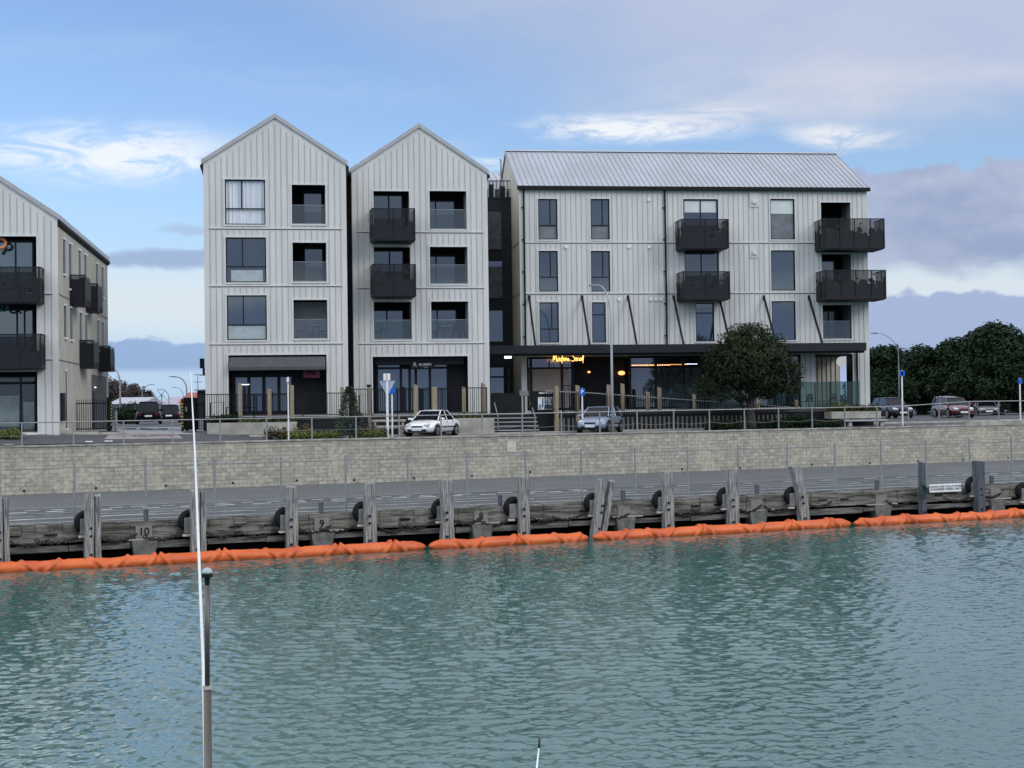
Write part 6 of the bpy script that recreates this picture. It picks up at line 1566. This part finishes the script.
big('dark rounded tree just right of the long block', 886, 124, 62, 345, 31)
big('dark tree below the curved street lamp, second from the long block', 921, 130, 66, 344, 32)
big('dark tree rising behind the red hatchback', 958, 128, 70, 336, 33)
big('tallest broad dark tree at the right', 998, 120, 96, 321, 34, 11500, .17)
big('dark tree cut off by the right edge of the picture', 1046, 122, 80, 326, 35)
big('dark tree deep behind the gap between the right-hand crowns', 940, 150, 110, 352, 36)
b = MB(); bl = []
for i in range(9): bl.append((i*6.5, 0, 1.2, 3.6, 2.0, 1.9))
leafcloud(b, bl, 3000, .28, (0,), 40, .3); p = ground_at(872, 136)
tag(b.build('understorey_hedge', [LEAFD], loc=p), 'dark undergrowth beneath the row of trees on the right', 'hedge')
# bare brown trees far down the side street
def bare(label, x, Y, wpx, ytop, seed):
    P = ground_at(x, Y); k = Y/F; h = at(x, ytop, Y).z-P.z; R_ = wpx*k/2; r = random.Random(seed); rt = empty('bare_tree', P); tag(rt, label, 'tree', 'bare brown trees down the side street')
    b = MB(); leafcloud(b, [(0, 0, h*.62, R_, R_*.8, h*.36), (R_*.5, 0, h*.45, R_*.6, R_*.6, h*.3), (-R_*.5, 0, h*.5, R_*.6, R_*.6, h*.34)], 5200, .20, (0,), seed, .1, gap=.2); b.build('crown', TWIG, rt)
    b = MB(); b.tube([(0, 0, -.2), (0, 0, h*.5)], [.4, .15], 6)
    for i in range(6): a = r.uniform(0, 6.28); b.tube([(0, 0, h*.35), (R_*.5*cos(a), R_*.4*sin(a), h*.7), (R_*.75*cos(a), R_*.6*sin(a), h*.85)], [.12, .07, .02], 5)
    b.build('trunk', BARK, rt)
bare('bare brown tree beside the beige side wall', 113, 210, 34, 377, 51)
bare('smaller bare brown tree right of the first one in the side street', 134, 225, 26, 383, 52)
bare('lowest thin bare tree next to the street lamp in the side street', 147, 230, 14, 391, 53)
# low planting at the foot of the round tree and by the conifer
def shrub(label, x0, x1, Y, ytop, mats, mi, seed, n=500, size=.07):
    k = Y/F; xm = (x0+x1)/2; P = ground_at(xm, Y); h = max(.25, at(xm, ytop, Y).z-P.z); R_ = (x1-x0)*k/2; r = random.Random(seed); b = MB(); bl = []
    m = max(2, int((x1-x0)/7))
    for i in range(m):
        xx = -R_+2*R_*(i+.5)/m; bl.append((xx, r.uniform(-.2, .2), h*.42, R_/m*1.6, .5, h*r.uniform(.45, .62)))
    leafcloud(b, bl, n, size, mi, seed, .2); tag(b.build('shrub', mats, loc=P), label, 'shrub')
shrub('dark low shrub left of the round tree trunk', 705, 742, 80.6, 419, [LEAFD, LEAFP], (0, 1), 61, 900)
shrub('dark low shrub right of the round tree trunk', 757, 783, 81.4, 418, [LEAFD, LEAFP], (0, 1), 62, 800)
shrub('mounded green shrub at the right fringe of the round tree', 783, 812, 82.0, 413, [LEAFP, LEAFD], (0, 1), 63, 900)
shrub('low dark shrub in front of the right planter', 812, 842, 82.6, 420, [LEAFD, LEAFP], (0, 1), 64, 700)
shrub('bright green ground cover beside the thin white pole', 287, 338, 71.4, 430, [LEAFG], (0,), 65, 1500, .06)
shrub('reddish low shrub behind the thin white pole', 294, 312, 72.0, 423.5, [LEAFB, LEAFG], (0, 0, 1), 66, 350, .06)
shrub('small brown shrub left of the thin white pole', 266, 287, 71.2, 426, [LEAFB, LEAFD], (0, 1), 67, 350, .06)
shrub('russet shrub between the conifer and the give way sign', 357, 386, 72.8, 425.5, [LEAFB, LEAFB, LEAFG], (0, 1, 2), 68, 700, .06)
shrub('green ground cover at the foot of the russet shrub', 352, 380, 72.2, 430, [LEAFG], (0,), 69, 500, .06)
shrub('green ball shrub at the left edge in front of the glass shopfront', -4, 9, 67.0, 429.5, [LEAFG], (0,), 70, 350, .06)
shrub('green ball shrub next to the left railing post', 9, 20, 67.2, 428.5, [LEAFG], (0,), 71, 350, .06)
hedge('hedge', 'dark hedge along the side street left of the black pickup', 'hedge', Frame((ground_at(112, 116).x, 116), 0, gz(*ground_at(112, 116)[:2])), 0, 1.7, 0, 1.6, 0, 1.5, [LEAFD], 1600, .09, 72)

# ------------------------------------------------------------------ street lamps
def street_lamp(label, x, Y, ytop, armx, army, rad=.075, cat='street lamp', zb=None, headmat=None, curve=.5, group='street lamps'):
    P = ground_at(x, Y); k = Y/F; r = empty('street_lamp', P); tag(r, label, cat, group)
    T = at(x, ytop, Y)-P; A_ = at(armx, army, Y)-P
    b = MB(); hb = T.z-.1; pts = [(0, 0, -.05), (0, 0, hb*.5), (0, 0, hb*.82)]
    rr = [rad, rad*.85, rad*.65]
    for i in range(1, 9):
        t = i/8; a = t*pi/2; pts.append((A_.x*(1-cos(a))**.9, A_.y*0, hb*.82+(max(A_.z, hb)-hb*.82)*sin(a)**.9)); rr.append(rad*(.62-.2*t))
    b.tube(pts, rr, 8); b.build('pole', LAMPP if Y < 100 else GALVD, r, smooth=True)
    sg = 1 if A_.x > 0 else -1; e = pts[-1]
    b = MB(); b.prism_y([(e[0]-sg*.05, e[2]-.05), (e[0]+sg*.55, e[2]-.02), (e[0]+sg*.50, e[2]+.06), (e[0], e[2]+.07)], -.14, .14); b.build('lamp_head', GALVD, r)
    return r
sp = street_lamp('tall grey street lamp standing in front of the silver car', 612, 76.9, 292, 599, 285.5)
P = ground_at(612, 75.9); b = MB(); 
street_lamp('curved street lamp showing above the dark trees at the right', 899, 120, 340, 877, 333.5, .055)
street_lamp('dark street lamp in front of the bare brown trees', 120, 120, 374, 114, 369.5, .10)
street_lamp('thin street lamp arching to the right over the side street', 142, 200, 388, 151, 384.5, .10)
street_lamp('street lamp arching left, nearest the red roofed building', 186.5, 130, 380, 175.5, 376.8, .10)
street_lamp('small distant street lamp arching left beside the crossing sign', 168.8, 190, 393, 161.8, 389.5, .09)
street_lamp('tiny distant street lamp left of the crossing sign', 156.5, 240, 395, 150, 392.5, .09)
street_lamp('tiny distant street lamp arching left before the red roofed building', 183, 230, 390.5, 175.5, 387.3, .09)

# ------------------------------------------------------------------ signs on poles
def sign_pole(x, Y, ytop, label, face, w, h, mat, extra=None, rad=.04, polemat=None):
    P = ground_at(x, Y); r = empty('sign_post', P); tag(r, label, 'sign'); zt = at(x, ytop, Y).z-P.z
    b = MB(); b.cyl((0, 0, -.05), (0, 0, zt), rad, n=8); b.build('pole', polemat or WHITE, r)
    if face == 'rect':
        b = MB(); b.box(-w/2, w/2, -rad-.02, -rad-.002, zt-h-.03, zt-.03); b.build('face', mat, r, bevel=.004)
    return r, zt
r, zt = sign_pole(387, 72.8, 374, 'back of a triangular give way sign on a white pole with street name plate', None, 0, 0, None, rad=.065)
k = 72.8/F; b = MB(); b.prism_y([(-.40, zt-.34), (.40, zt-.34), (0.02, zt-1.06), (-.02, zt-1.06)], .07, .09); b.build('give_way_panel', SIGNBACK, r, bevel=.005)
b = MB(); b.box(-.17, .17, -.09, -.07, zt-.32, zt+.02); b.build('name_plate', WHITE, r); b = MB(); b.box(-.02, .02, -.094, -.091, zt-.30, zt-.02, 0); b.build('plate_mark', M('pink_mark', (.45, .12, .14), .5), r)
r, zt = sign_pole(391.8, 75.5, 386.8, 'round blue sign on a slim white pole behind the give way sign', None, 0, 0, None)
b = MB(); b.cyl((.0, -.06, zt-.18), (.0, -.045, zt-.18), .19, n=20); b.build('face', BLUE, r)
r, zt = sign_pole(288, 70.2, 377, 'thin white pole with small red and white plate left of the conifer', 'rect', .11, .30, WHITE, rad=.035)
b = MB(); b.box(-.06, .06, -.064, -.056, zt-.30, zt-.24); b.build('red_mark', M('red_mark', (.5, .03, .03), .5), r)
r, zt = sign_pole(582, 78.4, 388, 'small blue parking sign on a thin white pole left of the silver car', 'rect', .30, .36, BLUE)
text_mesh('P', .26, WHITE, r, (0, -.066, zt-.21), bold=.008)
r, zt = sign_pole(902, 84.6, 370, 'blue topped white sign pole right of the long block', 'rect', .30, .32, BLUE, rad=.045)
b = MB(); b.box(-.05, .05, -.065, -.061, zt-.3, zt-.1); b.build('white_symbol', WHITE, r)
r, zt = sign_pole(1019.8, 88.0, 378, 'blue topped white sign pole at the right edge of the picture', 'rect', .24, .30, BLUE, rad=.045)
P = ground_at(115.5, 78.5); b = MB(); b.cyl((0, 0, 0), (0, 0, 1.0), .08, .08, 10); b.ell((0, 0, 1.0), .08, .08, .05, 10, 4)
tag(b.build('bollard', GALVD, loc=P), 'grey bollard in the gateway beside the yellow striped gate post', 'bollard')
P = ground_at(161.5, 170); r = empty('crossing_sign', P); tag(r, 'black X shaped railway crossing sign far down the side street', 'sign'); zx = at(161.5, 394.5, 170).z-P.z
b = MB(); b.cyl((0, 0, 0), (0, 0, zx), .06, n=6); b.build('pole', GALVD, r); b = MB(); b.bar((-.5, -.08, zx-.5), (.5, -.08, zx+.5), .17, .02); b.bar((-.5, -.11, zx+.5), (.5, -.11, zx-.5), .17, .02); b.build('cross', BLACK, r)
# ------------------------------------------------------------------ gates and far things in the side street
def gate(x0, x1, Y, ytop, label, band, gap=.11):
    P = ground_at(x0, Y); L = (x1-x0)/F*Y; h = at((x0+x1)/2, ytop, Y).z-P.z; r = empty('steel_gate', P); tag(r, label, 'gate'); b = MB(); x = 0
    while x < L: b.box(x-.012, x+.012, -.012, .012, .1, h); x += gap
    b.build('bars', BLACK, r); b = MB(); b.box(0, L, -.025, .025, h-.22, h-.17); b.box(0, L, -.025, .025, .1, .16); b.build('rails', BLACK, r)
    for q, wd in ((0, .07), (L, .16)):
        b = MB(); b.box(q-wd/2, q+wd/2, -.08, .08, 0, h+.1); b.build('gate_post', BLACK, r)
    if band is not None:
        for k in range(9): b = MB(); b.box(band-.04, band+.04, -.10, -.082, .5+k*.17, .59+k*.17); b.build('yellow_stripe', YEL, r)
    return r
g_ = gate(72.5, 108.5, 74.5, 399.5, 'black barred side gate beside the beige wall', None)
P = ground_at(110.8, 79.5); b = MB(); b.box(-.05, .05, -.05, .05, 0, 1.75); r = empty('striped_post', P); b.build('post', BLACK, r); tag(r, 'black gate post with yellow stripes left of the gateway', 'post', 'striped gate posts')
for k_ in range(8): b = MB(); b.box(-.055, .055, -.058, -.051, .25+k_*.17, .34+k_*.17); b.build('yellow_stripe', YEL, r)
r2 = dup(r, ground_at(182, 79.5), 0, 'black gate post with yellow stripes right of the gateway', 'striped gate posts')
P = ground_at(183.2, 80.0); h = at(190, 397.5, 80).z-P.z; L = 11.5/F*80; b = MB()
r = empty('gate_enclosure', P); tag(r, 'tall black panelled enclosure at the right of the gateway', 'enclosure')
b.box(0, L, 0, .9, .08, h); b.build('panel', BLACK, r); b = MB(); b.box(.10, .20, -.02, -.002, h-.75, h-.5); b.build('notice', M('dim_plate', (.4, .4, .4), .5), r)
for q in (.1, L-.1): b = MB(); b.box(q-.04, q+.04, .3, .5, -.0, .08); b.build('foot', BLACK, r)
gate(195, 205, 80.5, 401, 'short black barred fence joining the leftmost gabled block', None)
s_, z_ = FA.px(202.5, 363, .4); r = empty('wall_speaker', FA.world(s_, .4, z_), FA.a); tag(r, 'black box lamp fixed to the left side of the first gabled block', 'wall lamp'); b = MB(); b.box(-.14, .1, -.1, .1, -.28, .24); b.build('housing', BLACK, r, bevel=.02); b = MB(); b.box(-.16, .2, -.08, .08, -.66, -.62); b.box(.0, .12, -.03, .03, -.62, -.28); b.build('bracket', BLACK, r)
s_, z_ = FA.px(202, 395, 6); 
# distant sheds and roofs
def shed(label, x0, x1, Y, ytop, ybase, wallm, roofm, rise=.25, D=12, wins=0, cat='building'):
    P = ground_at(x0, Y); L = (x1-x0)/F*Y; zt = at((x0+x1)/2, ytop, Y).z-P.z; r = empty('shed', P); tag(r, label, cat)
    zr = zt; ze = zt*(1-rise); b = MB(); b.box(0, L, 0, D, -.2, ze); b.build('wall', wallm, r); b = MB(); b.prism_x([(-.4, ze-.05), (D/2, zr), (D+.4, ze-.05)], -.3, L+.3); b.build('roof', roofm, r)
    for k in range(wins):
        b = MB(); x = L*(k+.5)/wins; b.box(x-L/wins*.3, x+L/wins*.3, -.06, 0, ze*.35, ze*.8); b.build('window', GDARK, r)
    return r
shed('long low shed with white roof behind the hedge in the side street', 111, 141, 165, 397, 412, M('greyblue_wall', (.25, .29, .33), .7), M('chalky_roof', (.40, .42, .45), .7), .28, 10, 5)
shed('distant building with red roof behind the black enclosure', 180, 199, 190, 392, 410, M('pale_pink_wall', (.42, .33, .30), .8, 0, .15), M('red_roof', (.30, .075, .05), .7, 0, .15), .42, 12, 4)
shed('dark boxy building left of the first gabled block', 197, 212, 150, 388.5, 410, DARK2, DARK, .06, 10, 0)
shed('long pale warehouse on the far horizon of the side street', 158, 183, 420, 396.5, 410, M('far_pale_wall', (.50, .54, .60), .8), M('far_violet_roof', (.36, .33, .40), .8), .5, 30, 6)
for (x, Y, yt, lb) in ((190.8, 260, 372.5, 'thin radio mast above the red roofed building'), (197.8, 240, 373.5, 'taller mast with crossbars next to the first gabled block')):
    P = ground_at(x, Y); zt = at(x, yt, Y).z-P.z; r = empty('mast', P); tag(r, lb, 'mast'); b = MB(); b.cyl((0, 0, 0), (0, 0, zt), .13, .06, 6); b.build('pole', GALVD, r)
    if 'cross' in lb:
        for q in (.97, .80, .62): b = MB(); b.box(-.6, .6, -.05, .05, zt*q-.06, zt*q+.06); b.build('crossbar', GALVD, r)
# far low hills, distance haze put into their bluish colour
b = MB(); RH = random.Random(6); n = 60; 
for i in range(n+1):
    a = radians(-32+64*i/n); Rr = 2700; h = 10+42*max(0, mnoise.noise(Vector((i*.13, 2, 0)))+.3); b.v += [(Rr*sin(a), Rr*cos(a), -5), (Rr*sin(a), Rr*cos(a), H+h), (1.12*Rr*sin(a), 1.12*Rr*cos(a), H+h*1.15), (1.2*Rr*sin(a), 1.2*Rr*cos(a), -5)]
for i in range(n):
    for j in range(3): b.f.append((i*4+j, i*4+4+j, i*4+5+j, i*4+1+j)); b.m.append(0)
tag(b.build('hills', M('haze_tinted_hill', (.26, .30, .38), 1.0, 0, .1, .002)), kind='structure')
